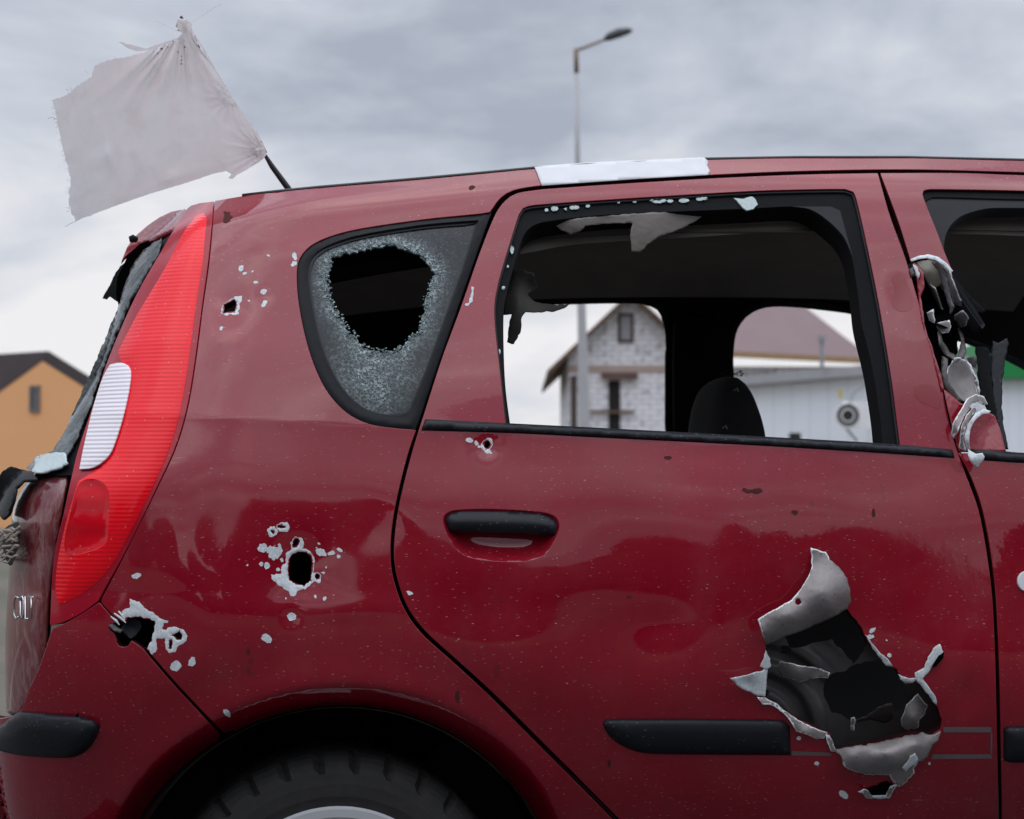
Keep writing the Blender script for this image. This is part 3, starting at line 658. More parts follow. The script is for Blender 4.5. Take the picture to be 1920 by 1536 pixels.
hitmark([(872, 572), (880, 565), (884, 548), (884, 538), (888, 540), (888, 556), (884, 568), (876, 574)], [], 90, parent=door, name='paint_chip')

# --- torn metal
def torn(name, outline, ctrl, mat=METAL, parent=door, grid=4, thick=.0008, amp=1.3, seed=1, f=S, y0=0.0, step=5, rim=True, holes=()):
    o = jag(outline, amp, step, seed); g0_ = rbf([(a, b, c / 1000) for a, b, c in ctrl])
    def fn(p): return g0_(p) + .0004 * np.sin(p[:, 0] * .31 + seed + 2 * np.sin(p[:, 1] * .17)) * np.sin(p[:, 1] * .27 - seed + 2 * np.sin(p[:, 0] * .13))
    return part(sheet(name, o, mat, grid=grid, off=fn, thick=thick, f=f, y0=y0, edge_attr=rim, holes=holes), parent)
torn('torn_flap', [(1520, 1027), (1534, 1031), (1548, 1035), (1556, 1050), (1575, 1065), (1588, 1085), (1594, 1108), (1595, 1130), (1589, 1143), (1560, 1158), (1510, 1180), (1470, 1195), (1438, 1209), (1430, 1192), (1421, 1162), (1445, 1147), (1484, 1124), (1500, 1105), (1515, 1083), (1522, 1060)],
     [(1520, 1027, 14), (1548, 1033, 12), (1575, 1065, 18), (1522, 1060, 14), (1595, 1110, 22), (1590, 1143, 2), (1510, 1180, 3), (1438, 1209, 4), (1421, 1162, 26), (1484, 1124, 26), (1430, 1190, 30), (1540, 1110, 46), (1480, 1155, 44), (1560, 1140, 30), (1500, 1168, 24)], seed=3, rim=lambda p: np.where((p[:, 1] < 1209 - (p[:, 0] - 1436) * .43 - 14) & (p[:, 0] < 1556), 1.05, 0), holes=[jag([(1492, 1124), (1499, 1122), (1503, 1130), (1497, 1135), (1491, 1131)], .6, 3, 2)])
torn('torn_spike', [(1370, 1272), (1400, 1266), (1430, 1258), (1440, 1250), (1437, 1280), (1434, 1308), (1415, 1302), (1395, 1293), (1381, 1285)], [(1370, 1272, 30), (1400, 1280, 12), (1436, 1252, 2), (1434, 1306, 0), (1410, 1265, 20), (1395, 1293, 14)], mat=PRIMER, seed=5)
torn('torn_edge', [(1436, 1219), (1443, 1236), (1446, 1250), (1436, 1256), (1425, 1250), (1431, 1236)], [(1436, 1219, 6), (1446, 1250, 0), (1425, 1250, 8), (1431, 1236, 9), (1443, 1236, 2)], mat=PRIMER, seed=6)
torn('torn_edge', [(1420, 1307), (1436, 1308), (1458, 1321), (1472, 1333), (1500, 1352), (1530, 1366), (1552, 1374), (1545, 1385), (1531, 1386), (1515, 1378), (1493, 1372), (1482, 1352), (1468, 1335), (1450, 1324), (1430, 1320)], [(1420, 1307, 6), (1458, 1321, 0), (1500, 1352, 2), (1552, 1374, 2), (1490, 1358, 14), (1515, 1372, 16), (1493, 1372, 12), (1440, 1316, 8), (1531, 1386, 10)], seed=7)
torn('torn_edge', [(1548, 1376), (1556, 1378), (1564, 1400), (1570, 1410), (1558, 1409), (1552, 1395)], [(1548, 1376, 4), (1556, 1378, 0), (1564, 1400, 0), (1552, 1395, 8), (1558, 1409, 6), (1570, 1410, 0)], seed=8)
torn('torn_flap', [(1566, 1406), (1604, 1400), (1657, 1389), (1700, 1379), (1730, 1374), (1752, 1377), (1764, 1370), (1760, 1388), (1746, 1402), (1740, 1418), (1722, 1428), (1712, 1440), (1716, 1450), (1700, 1465), (1685, 1476), (1676, 1466), (1668, 1454), (1650, 1453), (1632, 1454), (1600, 1445), (1583, 1438), (1580, 1424)],
     [(1566, 1406, 2), (1657, 1389, 2), (1730, 1374, 2), (1764, 1370, 4), (1600, 1420, 30), (1660, 1410, 34), (1720, 1395, 30), (1583, 1438, 22), (1632, 1454, 16), (1740, 1418, 16), (1700, 1440, 26), (1685, 1474, 14), (1668, 1454, 18), (1660, 1432, 30)], seed=9, amp=2.6, rim=lambda p: np.where(p[:, 1] > 1425, 1.1, 0))
torn('torn_sliver', [(1684, 1470), (1676, 1482), (1667, 1497), (1645, 1498), (1624, 1497), (1618, 1488), (1608, 1485), (1620, 1480), (1628, 1482), (1634, 1492), (1660, 1491), (1668, 1476)], [(1684, 1470, 12), (1667, 1497, 8), (1624, 1497, 10), (1608, 1485, 16), (1634, 1492, 4), (1660, 1491, 4)], seed=10, parent=door)
part(sheet('black_gash', jag([(1626, 1477), (1662, 1464), (1674, 1470), (1664, 1491), (1636, 1493), (1622, 1486)], 1, 4, 3), VOID, grid=6, off=.0012), door)  # black sheet laid on the door skin, no opening cut
torn('torn_edge', [(1707, 1418), (1716, 1413), (1722, 1425), (1716, 1434), (1704, 1440), (1698, 1450), (1692, 1440), (1702, 1428)], [(1707, 1418, 38), (1722, 1425, 34), (1704, 1440, 32), (1698, 1450, 28), (1692, 1440, 34)], mat=PRIMER, seed=12)
torn('torn_edge', [(1622, 1190), (1630, 1198), (1640, 1212), (1652, 1226), (1668, 1240), (1674, 1250), (1662, 1248), (1648, 1232), (1634, 1212)], [(1622, 1190, 2), (1640, 1208, 5), (1668, 1240, 5), (1660, 1246, 0), (1634, 1212, 0)], mat=PRIMER, seed=13)
torn('torn_edge', [(1684, 1264), (1700, 1272), (1718, 1272), (1712, 1281), (1698, 1281), (1688, 1274)], [(1684, 1264, 2), (1700, 1272, 5), (1718, 1272, 2), (1698, 1281, 0)], mat=PRIMER, seed=14)
torn('torn_edge', [(1718, 1277), (1716, 1262), (1734, 1252), (1740, 1232), (1750, 1216), (1762, 1209), (1769, 1222), (1764, 1236), (1748, 1250), (1740, 1262), (1730, 1272), (1742, 1290), (1756, 1312), (1756, 1322), (1744, 1308), (1730, 1290)], [(1718, 1277, 1), (1734, 1252, 4), (1750, 1216, 7), (1769, 1222, 6), (1740, 1262, 4), (1742, 1290, 5), (1756, 1322, 1), (1730, 1290, 0)], mat=PRIMER, seed=15, amp=1.6)
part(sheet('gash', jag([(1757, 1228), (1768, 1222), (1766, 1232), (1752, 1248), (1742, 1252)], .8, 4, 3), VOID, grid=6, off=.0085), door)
# what shows inside the torn door
def ringy(p):
    d = np.hypot(p[:, 0] - 1415, (p[:, 1] - 1370)); w_ = np.sin(d / 8.5); return -.046 + .006 * np.tanh(2.2 * w_) * np.clip((1600 - p[:, 0]) / 60, 0, 1) - .012 * np.clip((p[:, 0] - 1540) / 60, 0, 1)
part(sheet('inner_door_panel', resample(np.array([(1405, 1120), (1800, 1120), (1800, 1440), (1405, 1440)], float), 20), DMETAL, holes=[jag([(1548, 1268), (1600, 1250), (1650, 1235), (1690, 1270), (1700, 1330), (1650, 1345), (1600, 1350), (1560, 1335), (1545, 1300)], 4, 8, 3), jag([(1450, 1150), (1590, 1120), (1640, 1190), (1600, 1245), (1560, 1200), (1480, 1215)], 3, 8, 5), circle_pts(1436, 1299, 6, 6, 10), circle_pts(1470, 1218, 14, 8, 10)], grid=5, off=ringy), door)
torn('bent_bracket', [(1462, 1240), (1500, 1248), (1540, 1254), (1556, 1262), (1552, 1272), (1520, 1272), (1500, 1280), (1466, 1268), (1456, 1254)], [(1462, 1240, -34), (1500, 1262, -14), (1556, 1266, -22), (1466, 1268, -40), (1520, 1272, -38), (1540, 1254, -34)], mat=METAL, seed=21)
torn('bent_bracket', [(1690, 1348), (1700, 1322), (1722, 1300), (1728, 1312), (1740, 1322), (1734, 1340), (1724, 1350), (1722, 1366), (1706, 1372), (1690, 1362)], [(1690, 1348, -30), (1722, 1300, -20), (1740, 1330, -34), (1712, 1345, -12), (1706, 1372, -30)], mat=METAL, seed=22)
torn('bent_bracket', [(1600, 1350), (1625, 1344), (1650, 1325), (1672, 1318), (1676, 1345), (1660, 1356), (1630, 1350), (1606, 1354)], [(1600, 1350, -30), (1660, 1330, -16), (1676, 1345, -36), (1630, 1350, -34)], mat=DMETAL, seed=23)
torn('bent_bracket', [(1594, 1346), (1602, 1344), (1604, 1352), (1602, 1370), (1596, 1370)], [(1594, 1346, -22), (1602, 1370, -25), (1604, 1352, -20)], mat=METAL, seed=24)

torn('cracked_plastic', [(236, 1160), (250, 1157), (262, 1166), (266, 1176), (254, 1192), (246, 1198), (234, 1190), (226, 1180)], [(236, 1160, -6), (262, 1170, -10), (246, 1198, -3), (230, 1182, -4), (248, 1176, -14)], mat=BLACK, parent=bumper, seed=26)
torn('cracked_plastic', [(204, 1172), (212, 1168), (222, 1176), (232, 1180), (226, 1188), (214, 1184), (208, 1180)], [(204, 1172, 4), (232, 1180, -2), (214, 1184, 5)], mat=DMETAL, parent=bumper, seed=27)
for _i, (_a, _b) in enumerate([((214, 1150), (236, 1168)), ((222, 1146), (234, 1163)), ((208, 1156), (224, 1172))]):
    _p = hit([_a, ((_a[0] + _b[0]) / 2 + 2, (_a[1] + _b[1]) / 2), _b], off=.004); bm = bmesh.new(); tube(bm, [Vector(v) for v in _p], [.0012, .0022, .0008], 5); part(bm_obj('torn_sliver', bm, PRIMER), bumper)
# --- shredded front door pillar
pd = fdoor
torn('pillar_remnant', [(1740, 636), (1752, 668), (1764, 700), (1770, 730), (1786, 742), (1802, 756), (1818, 762), (1830, 778), (1850, 770), (1866, 780), (1876, 808), (1886, 846), (1798, 848), (1790, 820), (1778, 770), (1762, 700)], [(1740, 636, 0), (1764, 700, 0), (1798, 848, -2), (1886, 846, -2), (1876, 808, -8), (1850, 800, -12), (1820, 800, 0), (1802, 756, 4)], mat=RED, parent=pd, seed=31, amp=.6)
torn('torn_strip', [(1711, 492), (1722, 498), (1732, 512), (1733, 540), (1726, 556), (1732, 590), (1734, 622), (1744, 640), (1760, 690), (1770, 730), (1766, 735), (1756, 700), (1742, 652), (1734, 622), (1727, 600), (1722, 556), (1718, 525)], [(1711, 492, 2), (1732, 515, 10), (1726, 556, 2), (1734, 600, 4), (1744, 640, 2), (1768, 732, 4)], mat=RED, parent=pd, seed=32, amp=.8)
torn('torn_edge', [(1712, 496), (1719, 500), (1724, 512), (1722, 524), (1717, 516)], [(1712, 496, 8), (1724, 512, 12), (1717, 516, 7)], mat=PRIMER, parent=pd, seed=33)
torn('torn_edge', [(1707, 486), (1722, 480), (1740, 477), (1760, 482), (1776, 494), (1787, 508), (1783, 512), (1770, 498), (1755, 488), (1738, 484), (1720, 487), (1709, 491)], [(1707, 486, 2), (1740, 477, 6), (1787, 508, 4), (1738, 484, 8), (1770, 498, 9)], mat=PRIMER, parent=pd, seed=34, amp=.4)
torn('bent_pillar_metal', [(1718, 492), (1745, 486), (1768, 498), (1772, 520), (1764, 535), (1750, 540), (1738, 528), (1728, 510)], [(1718, 492, -2), (1768, 498, -2), (1772, 520, -12), (1750, 540, -20), (1745, 508, 8)], mat=plain('dusty_khaki_metal', (.16, .14, .11), (.28, .25, .20), .6, 60, bump=.4, bscale=90), parent=pd, seed=35)
for i, (o, c, m_) in enumerate([
    ([(1740, 530), (1754, 540), (1762, 560), (1768, 580), (1752, 582), (1744, 560)], [(1740, 530, -30), (1754, 550, -12), (1768, 580, -26)], METAL),
    ([(1768, 498), (1782, 510), (1790, 535), (1800, 560), (1814, 572), (1806, 576), (1790, 570), (1780, 545), (1774, 520)], [(1768, 498, -4), (1790, 535, 4), (1814, 572, -12), (1780, 545, -14)], METAL),
    ([(1746, 492), (1756, 488), (1768, 500), (1776, 530), (1782, 556), (1790, 575), (1782, 590), (1776, 565), (1766, 530), (1758, 508)], [(1746, 492, 8), (1768, 500, 16), (1782, 556, 4), (1782, 590, -4), (1758, 508, 6)], DMETAL),
    ([(1738, 586), (1750, 580), (1753, 600), (1752, 608), (1742, 600)], [(1738, 586, -10), (1750, 580, -2), (1752, 608, -10)], METAL),
    ([(1734, 590), (1770, 570), (1790, 575), (1796, 600), (1782, 615), (1760, 612), (1748, 605)], [(1734, 590, -30), (1796, 600, -30), (1765, 590, -38)], VOID),
    ([(1790, 590), (1806, 582), (1816, 596), (1812, 612), (1800, 614), (1792, 606)], [(1790, 590, -10), (1806, 598, 4), (1812, 612, -12)], METAL),
    ([(1755, 606), (1780, 600), (1784, 612), (1778, 624), (1768, 626), (1758, 616)], [(1755, 606, -12), (1780, 600, 2), (1768, 626, -10)], METAL),
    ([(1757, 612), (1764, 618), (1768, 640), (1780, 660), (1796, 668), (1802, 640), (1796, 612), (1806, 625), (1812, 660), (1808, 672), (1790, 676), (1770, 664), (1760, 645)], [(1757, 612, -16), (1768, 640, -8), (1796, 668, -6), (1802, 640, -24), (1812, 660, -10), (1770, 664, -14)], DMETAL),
    ([(1786, 676), (1800, 670), (1812, 676), (1824, 700), (1832, 735), (1832, 742), (1818, 750), (1802, 752), (1788, 738), (1774, 720), (1772, 705), (1778, 690)], [(1786, 676, -26), (1812, 676, -30), (1832, 740, -26), (1802, 752, -12), (1774, 712, -12), (1800, 710, -34)], METAL),
    ([(1766, 668), (1778, 672), (1776, 700), (1778, 716), (1792, 736), (1806, 752), (1800, 756), (1782, 744), (1770, 728), (1764, 700)], [(1766, 668, -4), (1778, 690, 6), (1778, 716, 4), (1806, 752, 2), (1770, 728, -2)], DMETAL),
    ([(1810, 676), (1820, 684), (1830, 706), (1838, 735), (1834, 742), (1826, 715), (1816, 692)], [(1810, 676, -8), (1830, 706, 2), (1836, 740, -4)], METAL),
    ([(1788, 672), (1800, 670), (1806, 676), (1800, 681), (1790, 680)], [(1788, 672, 2), (1806, 676, 4), (1790, 680, -2)], METAL),
    ([(1812, 672), (1824, 668), (1832, 674), (1830, 690), (1822, 688)], [(1812, 672, -6), (1832, 674, 0), (1822, 688, -8)], DMETAL),
    ([(1704, 505), (1712, 500), (1716, 516), (1708, 520)], [(1704, 505, 2), (1712, 500, 6), (1708, 520, 2)], DMETAL),
    ]):
    torn('shredded_metal' if i else 'bent_pillar_metal', o, c, mat=m_, parent=pd, seed=40 + i, amp=1.2, grid=5, step=4)
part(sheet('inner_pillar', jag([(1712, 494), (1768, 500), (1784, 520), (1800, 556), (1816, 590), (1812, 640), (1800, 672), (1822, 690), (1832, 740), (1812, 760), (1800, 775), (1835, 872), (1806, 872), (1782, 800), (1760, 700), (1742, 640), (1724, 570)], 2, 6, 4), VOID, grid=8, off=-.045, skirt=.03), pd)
torn('crumpled_trim', [(1840, 668), (1862, 662), (1866, 700), (1872, 760), (1850, 762), (1838, 740), (1832, 700)], [(1840, 668, -70), (1866, 700, -62), (1850, 762, -60)], mat=DBLACK, parent=pd, seed=68)
# ragged seals hanging from the pillar
torn('hanging_seal', [(1828, 650), (1846, 650), (1855, 655), (1856, 690), (1862, 740), (1872, 790), (1890, 842), (1876, 842), (1862, 790), (1846, 760), (1838, 745), (1834, 700)], [(1828, 650, -60), (1856, 690, -50), (1890, 842, -40), (1838, 745, -60)], mat=RUBBER, parent=pd, seed=61)
torn('hanging_seal', [(1861, 640), (1872, 643), (1888, 634), (1891, 645), (1884, 680), (1880, 720), (1878, 760), (1882, 800), (1891, 842), (1880, 842), (1870, 790), (1862, 740), (1858, 690)], [(1861, 640, -50), (1888, 634, -44), (1891, 842, -40), (1862, 740, -50)], mat=DBLACK, parent=pd, seed=62)
torn('hanging_seal', [(1783, 515), (1794, 524), (1820, 556), (1849, 583), (1842, 588), (1820, 588), (1804, 575), (1800, 555)], [(1783, 515, -14), (1849, 583, -8), (1820, 588, -20)], mat=RUBBER, parent=pd, seed=63, amp=.5)
# curled metal loop at the foot of the pillar
torn('curled_strip', [(1783, 815), (1786, 795), (1800, 770), (1814, 748), (1830, 739), (1844, 744), (1852, 758), (1844, 760), (1834, 752), (1822, 758), (1808, 780), (1796, 808), (1788, 824)], [(1783, 815, 6), (1800, 780, 24), (1830, 739, 8), (1852, 758, -10), (1822, 758, 20), (1796, 808, 26), (1788, 824, 10)], parent=pd, seed=64, amp=1.4)
torn('curled_strip', [(1812, 842), (1808, 820), (1814, 796), (1828, 776), (1845, 767), (1858, 771), (1853, 776), (1842, 776), (1828, 788), (1819, 806), (1817, 826), (1820, 845)], [(1812, 842, 8), (1814, 796, 22), (1845, 767, 14), (1858, 771, 4), (1828, 788, 30), (1817, 826, 22)], mat=PRIMER, parent=pd, seed=65, amp=.5)
torn('curled_strip', [(1798, 840), (1802, 800), (1812, 778), (1826, 762), (1836, 766), (1820, 782), (1811, 800), (1806, 824), (1812, 846)], [(1798, 840, 0), (1812, 778, 6), (1836, 766, 2), (1811, 812, 12)], parent=pd, seed=66, amp=.5)
torn('curled_tip', [(1814, 840), (1822, 846), (1830, 852), (1842, 850), (1847, 856), (1842, 866), (1832, 878), (1822, 868), (1816, 856)], [(1814, 840, 12), (1842, 852, 26), (1832, 878, 14), (1822, 860, 24)], mat=PRIMER, parent=pd, seed=67)

# glass crumbs along the upper frame
for i, (x, y, rx, ry) in enumerate([(1040, 391, 7, 5), (1025, 394, 3, 3), (1077, 389, 9, 4), (1102, 386, 4, 3), (1060, 392, 3, 2), (1236, 376, 14, 5), (1220, 374, 5, 3), (1256, 377, 6, 3), (1283, 376, 10, 4), (1312, 373, 6, 3), (1320, 372, 7, 3), (1190, 378, 4, 2), (1160, 380, 3, 2), (960, 469, 3, 8), (952, 500, 2, 3), (944, 540, 3, 3), (936, 660, 2, 5)]):
    part(sheet('glass_shard', jag(circle_pts(x, y, rx, ry, 9), 1.2, 3, i), GREEN_BITS, grid=4, off=lambda p, r_=np.random.RandomState(i): -.0072 + r_.uniform(0, .004, len(p)), skirt=.002, lip=.0003), door)
part(sheet('glass_shard', jag([(1378, 368), (1390, 370), (1412, 366), (1418, 372), (1422, 380), (1414, 388), (1402, 391), (1394, 386), (1388, 378)], 1, 4, 3), GREEN_BITS, grid=6, off=-.005, skirt=.003, lip=.0004), door)

# roof: strip of black trim, white tape over the rail, roof skin, headliner
def roof_pts(xs, py):
    return hit([(x, y) for x, y in zip(xs, py)])
rx_ = np.array([455, 520, 600, 700, 800, 900, 1003, 1100, 1200, 1330, 1500, 1700, 1920, 2330.]); ry_ = np.interp(rx_, [403, 470, 600, 800, 940, 1003, 1100, 1330, 1500, 1700, 1920, 2330], [377, 366, 353, 336, 323, 317, 311, 300, 297, 297, 302, 306])
re_ = hit(np.stack([rx_, ry_], 1))
bm = bmesh.new(); tube(bm, [(p[0], p[1] + .004, p[2] + .0015) for p in re_], .004, 8); part(bm_obj('roof_trim', bm, ANT, smooth_=True))
bm = bmesh.new(); W2 = 1.70
edge = [(re_[0][0] - .05, re_[0][1] + .06, re_[0][2] - .02)] + [tuple(p) for p in re_]
rows = []
for p in edge:
    n_ = 14; row = []
    for k in range(n_ + 1):
        t = k / n_; y = p[1] + .003 + (W2 - 2 * p[1] - .006) * t
        row.append(bm.verts.new((p[0], y, p[2] + .012 * math.sin(math.pi * t) - .001)))
    rows.append(row)
for a, b in zip(rows, rows[1:]):
    for k in range(14): bm.faces.new((a[k], b[k], b[k+1], a[k+1]))
part(bm_obj('roof', bm, RED, smooth_=True))
TP = clean(np.vstack([smooth([(1002, 312, 1), (1100, 305), (1200, 300), (1320, 295, 1)], 10, False), smooth([(1328, 302, 1), (1326, 310), (1331, 320), (1328, 328, 1)], 5, False), smooth([(1200, 335, 1), (1100, 342), (1016, 348, 1)], 10, False), smooth([(1012, 338, 1), (1006, 322, 1)], 6, False)]))
part(sheet('tape_wrap', TP, WHITETAPE, grid=6, off=lambda p: .003 + .0006 * np.sin(p[:, 0] / 17) * np.sin(p[:, 1] / 5), thick=.001))

W = 1.70
def S_far(X, Z): return W - np.minimum(base_T(X, Z), .30) - 0.055
def headliner():
    bm = bmesh.new(); rows = []
    for X in np.linspace(-.25, 1.75, 30):
        row = []; zr = float(ROOF(X)) - .075
        for k in range(15):
            t = k / 14; e_ = (2*t - 1) ** 6
            row.append(bm.verts.new((X, .27 + (W - .54) * t, zr + .018 - .07 * e_)))
        rows.append(row)
    for a, b in zip(rows, rows[1:]):
        for k in range(14): bm.faces.new((a[k], a[k+1], b[k+1], b[k]))
    return part(bm_obj('headliner', bm, HEAD, smooth_=True))
headliner()
# far side of the cabin with its two window openings
FRW = clean(smooth([(862, 900, 1), (864, 640), (880, 600), (940, 580), (1060, 570), (1190, 568), (1222, 574), (1241, 592), (1249, 630), (1250, 760), (1249, 910, 1)], 12))
FFW = clean(smooth([(1385, 910, 1), (1374, 700), (1376, 640), (1388, 606), (1412, 584), (1450, 574), (1520, 578), (1615, 592), (1800, 640), (1920, 692), (2060, 780), (2130, 910, 1)], 12))
far = part(sheet('far_side_body', clean(resample(np.array([(330, 500), (560, 470), (1000, 425), (1500, 405), (2000, 420), (2480, 760), (2480, 1500), (330, 1500)], float), 30)), INNER, holes=[FRW, FFW], grid=26, f=S_far, y0=1.4, skirt=.0))
for h_, nm in ((FRW, 'window_seal'), (FFW, 'window_seal')):
    part(sheet(nm, grow(h_, 10), BLACK, holes=[grow(h_, -1)], grid=12, f=S_far, y0=1.4, off=lambda p, h_=h_: .004 + .010 * np.sin(np.clip(edge_dist(p, h_) / 9, 0, 1) * 3), skirt=.008), far)
part(sheet('pillar_trim', clean(smooth([(1262, 600), (1300, 590), (1350, 600), (1362, 660), (1364, 900, 1), (1262, 900, 1)], 10)), INNER, grid=12, f=S_far, y0=1.4, off=.03, skirt=.03), far)
# outer skin of the far side, floor, rear cargo trim and near inner trim so that the cabin is closed and dark
def slab(name, lo, hi, mat, bev=0, parent=None):
    bm = bmesh.new(); box(bm, lo, hi, bev=bev); return part(bm_obj(name, bm, mat), parent)
slab('floor_pan', (-.50, .12, .30), (2.0, 1.58, .36), INNER, .01)
slab('cargo_trim', (-.42, .27, .40), (.42, .31, 1.02), INNER, .01)
slab('parcel_shelf', (-.36, .31, .98), (.16, 1.38, 1.0), INNER, .004)
slab('rear_seat', (.02, .33, .40), (.18, 1.36, 1.04), INNER, .03)
part(sheet('inner_quarter_trim', clean(smooth([(470, 440), (700, 395), (930, 380), (960, 420), (925, 520), (905, 640), (930, 790), (940, 860), (560, 860), (500, 640)], 14)), INNER, holes=[clean(smooth([(585, 480), (880, 425), (890, 440), (800, 690), (770, 750), (700, 755), (620, 690), (590, 560)], 12))], grid=16, off=-.07, skirt=.03))
part(sheet('inner_roof_rail', clean(smooth([(940, 395, 1), (1400, 360), (2000, 345, 1), (2000, 392, 1), (1560, 385), (1400, 394), (1100, 410), (985, 430, 1)], 14)), HEAD, grid=14, off=-.075))
# far rear quarter dark trim / far rear pillar
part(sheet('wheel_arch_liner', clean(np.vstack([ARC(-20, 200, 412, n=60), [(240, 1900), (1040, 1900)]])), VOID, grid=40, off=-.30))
bm = bmesh.new()
for k in range(41):
    a = R(-20 + 220 * k / 40)
    for yy in (0.03, .34): bm.verts.new((WHEEL[0] + .358 * math.cos(a), yy, WHEEL[1] + .358 * math.sin(a)))
bm.verts.ensure_lookup_table()
for k in range(40): bm.faces.new((bm.verts[2*k], bm.verts[2*k+1], bm.verts[2*k+3], bm.verts[2*k+2]))
part(bm_obj('wheel_arch_liner', bm, VOID, smooth_=True))
bm = bmesh.new(); tube(bm, [tuple(p) for p in hit(np.array(ARC(-5, 185, 420, n=70))) + np.array([0, .006, 0])], .0028, 6); part(bm_obj('arch_lip', bm, MUD, smooth_=True))

# front seat seen from the side, and a headrest behind it
def seat(name, prof, y1, y2, mat):
    bm = bmesh.new(); n_ = 14; rings = []
    prof = smooth(prof, 9); c = prof.mean(0)
    for k in range(n_ + 1):
        t = k / n_; s = 1 - .10 * abs(2*t - 1) ** 4
        rings.append([bm.verts.new(tuple(on_y(c[0] + (p[0]-c[0])*s, c[1] + (p[1]-c[1])*s, y1) + Vector((0, (y2-y1)*t, 0)))) for p in prof])
    for a, b in zip(rings, rings[1:]):
        for i in range(len(a)): bm.faces.new((a[i], a[(i+1) % len(a)], b[(i+1) % len(a)], b[i]))
    bm.faces.new(rings[0]); bm.faces.new(rings[-1][::-1]); bmesh.ops.recalc_face_normals(bm, faces=bm.faces[:])
    return part(bm_obj(name, bm, mat, smooth_=True))
SEATM = plain('charcoal_seat_fabric', (.006, .006, .007), (.016, .016, .018), .95, 60, bump=.5, bscale=400)
st = seat('front_seat', [(1345, 830), (1348, 780), (1354, 742), (1366, 714), (1388, 700), (1408, 710), (1424, 740), (1437, 785), (1443, 840), (1450, 1000), (1470, 1250), (1370, 1280), (1345, 1000)], .66, .94, SEATM)
bm = bmesh.new(); rs = random.Random(4)
for k in range(14):
    b0 = on_y(rs.uniform(1352, 1392), 706, rs.uniform(.76, .84)); 
    tube(bm, [b0, b0 + Vector((rs.uniform(-.008, .008), 0, rs.uniform(.003, .008))), b0 + Vector((rs.uniform(-.014, .014), 0, rs.uniform(.004, .014)))], .0008, 4)
fs_ = bm_obj('frayed_stitching', bm, SEATM); fs_.parent = st; fs_['kind'] = 'stuff'
STUFF = plain('seat_foam', (.25, .22, .15), (.35, .30, .2), .9, 60)
for x, y in ((1355, 803), (1376, 733)):
    bm = bmesh.new(); p = on_y(x, y, .655); tube(bm, [p, p + Vector((.006, -.004, .005)), p + Vector((.008, -.004, -.002))], .0013, 5)
    part(bm_obj('exposed_foam', bm, STUFF), st)

# torn curtain airbag under the roof rail and rags by the rear pillar
torn('torn_airbag', [(1034, 414), (1080, 410), (1140, 404), (1220, 399), (1320, 394), (1316, 406), (1296, 420), (1262, 436), (1240, 442), (1225, 452), (1215, 458), (1200, 474), (1184, 472), (1181, 440), (1186, 418), (1130, 420), (1098, 424), (1088, 434), (1070, 440), (1050, 430)],
     [(1034, 414, -24), (1320, 394, -24), (1200, 474, -40), (1262, 436, -34), (1070, 440, -34), (1130, 418, -20), (1215, 430, -16), (1080, 425, -18)], mat=AIRBAG, parent=None, seed=71, amp=1.2)
torn('hanging_rag', [(962, 508), (980, 505), (1002, 515), (1008, 540), (990, 552), (1000, 565), (1030, 572), (1070, 570), (1050, 582), (1010, 586), (985, 584), (978, 600), (975, 625), (964, 646), (950, 642), (955, 610), (958, 590), (945, 590), (948, 550)],
     [(962, 508, -90), (1002, 515, -70), (990, 552, -90), (1070, 570, -110), (1010, 586, -70), (964, 646, -80), (975, 560, -50), (948, 550, -100)], mat=DFAB, parent=None, seed=72, amp=2)
tail_rag = [(1070, 570), (1000, 575), (975, 578), (960, 560)]

# tailgate: param grid past the seam
def plan(Z, phi, inset=0.0):
    L, B = corner_params(Z); xr = float(REAR(Z)) + inset
    X = xr + L * (1 - math.sin(phi) ** (2 / N_C)); Y = float(base_T(X, Z)) + B * (1 - math.cos(phi) ** (2 / N_C))
    return X, Y
def phi_of(x, y, inset=0.0):
    p = hit([(x, y)])[0]; L, B = corner_params(p[2]); s = min(max((p[0] - float(REAR(p[2])) - inset) / float(L), 0), 1)
    return math.asin((1 - s) ** (N_C / 2)), float(p[2])
def rear_panel(name, seam, mat, inset=0.0, phi_end=None, full=True, rows=40):
    """surface wrapping round the back from a seam traced top to bottom"""
    sp = smooth(seam, 10, False); ps = [phi_of(x, y, inset) for x, y in sp]
    bm = bmesh.new(); grid_ = []
    for ph0, Z in ps:
        row = []; end = math.pi / 2 - .02 if phi_end is None else min(math.pi / 2 - .01, ph0 + phi_end)
        for k in range(13):
            ph = ph0 + (end - ph0) * k / 12; X, Y = plan(Z, ph, inset); row.append((X, Y, Z))
        if full:
            X, Y, _ = row[-1]; near = list(row)
            for k in range(1, 9):
                t = k / 9; row.append((X - .03 * math.sin(math.pi * t), Y + (W - 2 * Y) * t, Z))
            for q in near[::-1]: row.append((q[0], W - q[1], Z))
        grid_.append([bm.verts.new(v) for v in row])
    for a, b in zip(grid_, grid_[1:]):
        for k in range(len(a) - 1): bm.faces.new((a[k], a[k+1], b[k+1], b[k]))
    bmesh.ops.recalc_face_normals(bm, faces=bm.faces[:])
    return part(bm_obj(name, bm, mat, smooth_=True))
GRIME = M('scratched_tailgate_paint')
_c = GRIME.mix(GRIME.ramp(GRIME.noise(30, 7, .75, GRIME.coord((1.5, 1.5, .5)), 1.2), (.46, 0), (.62, 1)), (.16, .005, .010), (.26, .11, .11))
_c = GRIME.mix(GRIME.ramp(GRIME.noise(70, 5, .7, GRIME.coord((2, 2, .4)), 2.), (.60, 0), (.64, 1)), _c, (.06, .02, .02))
GRIME.set(Base_Color=_c, Roughness=.4, Coat_Weight=.9, Coat_Roughness=.08, Coat_IOR=1.6)
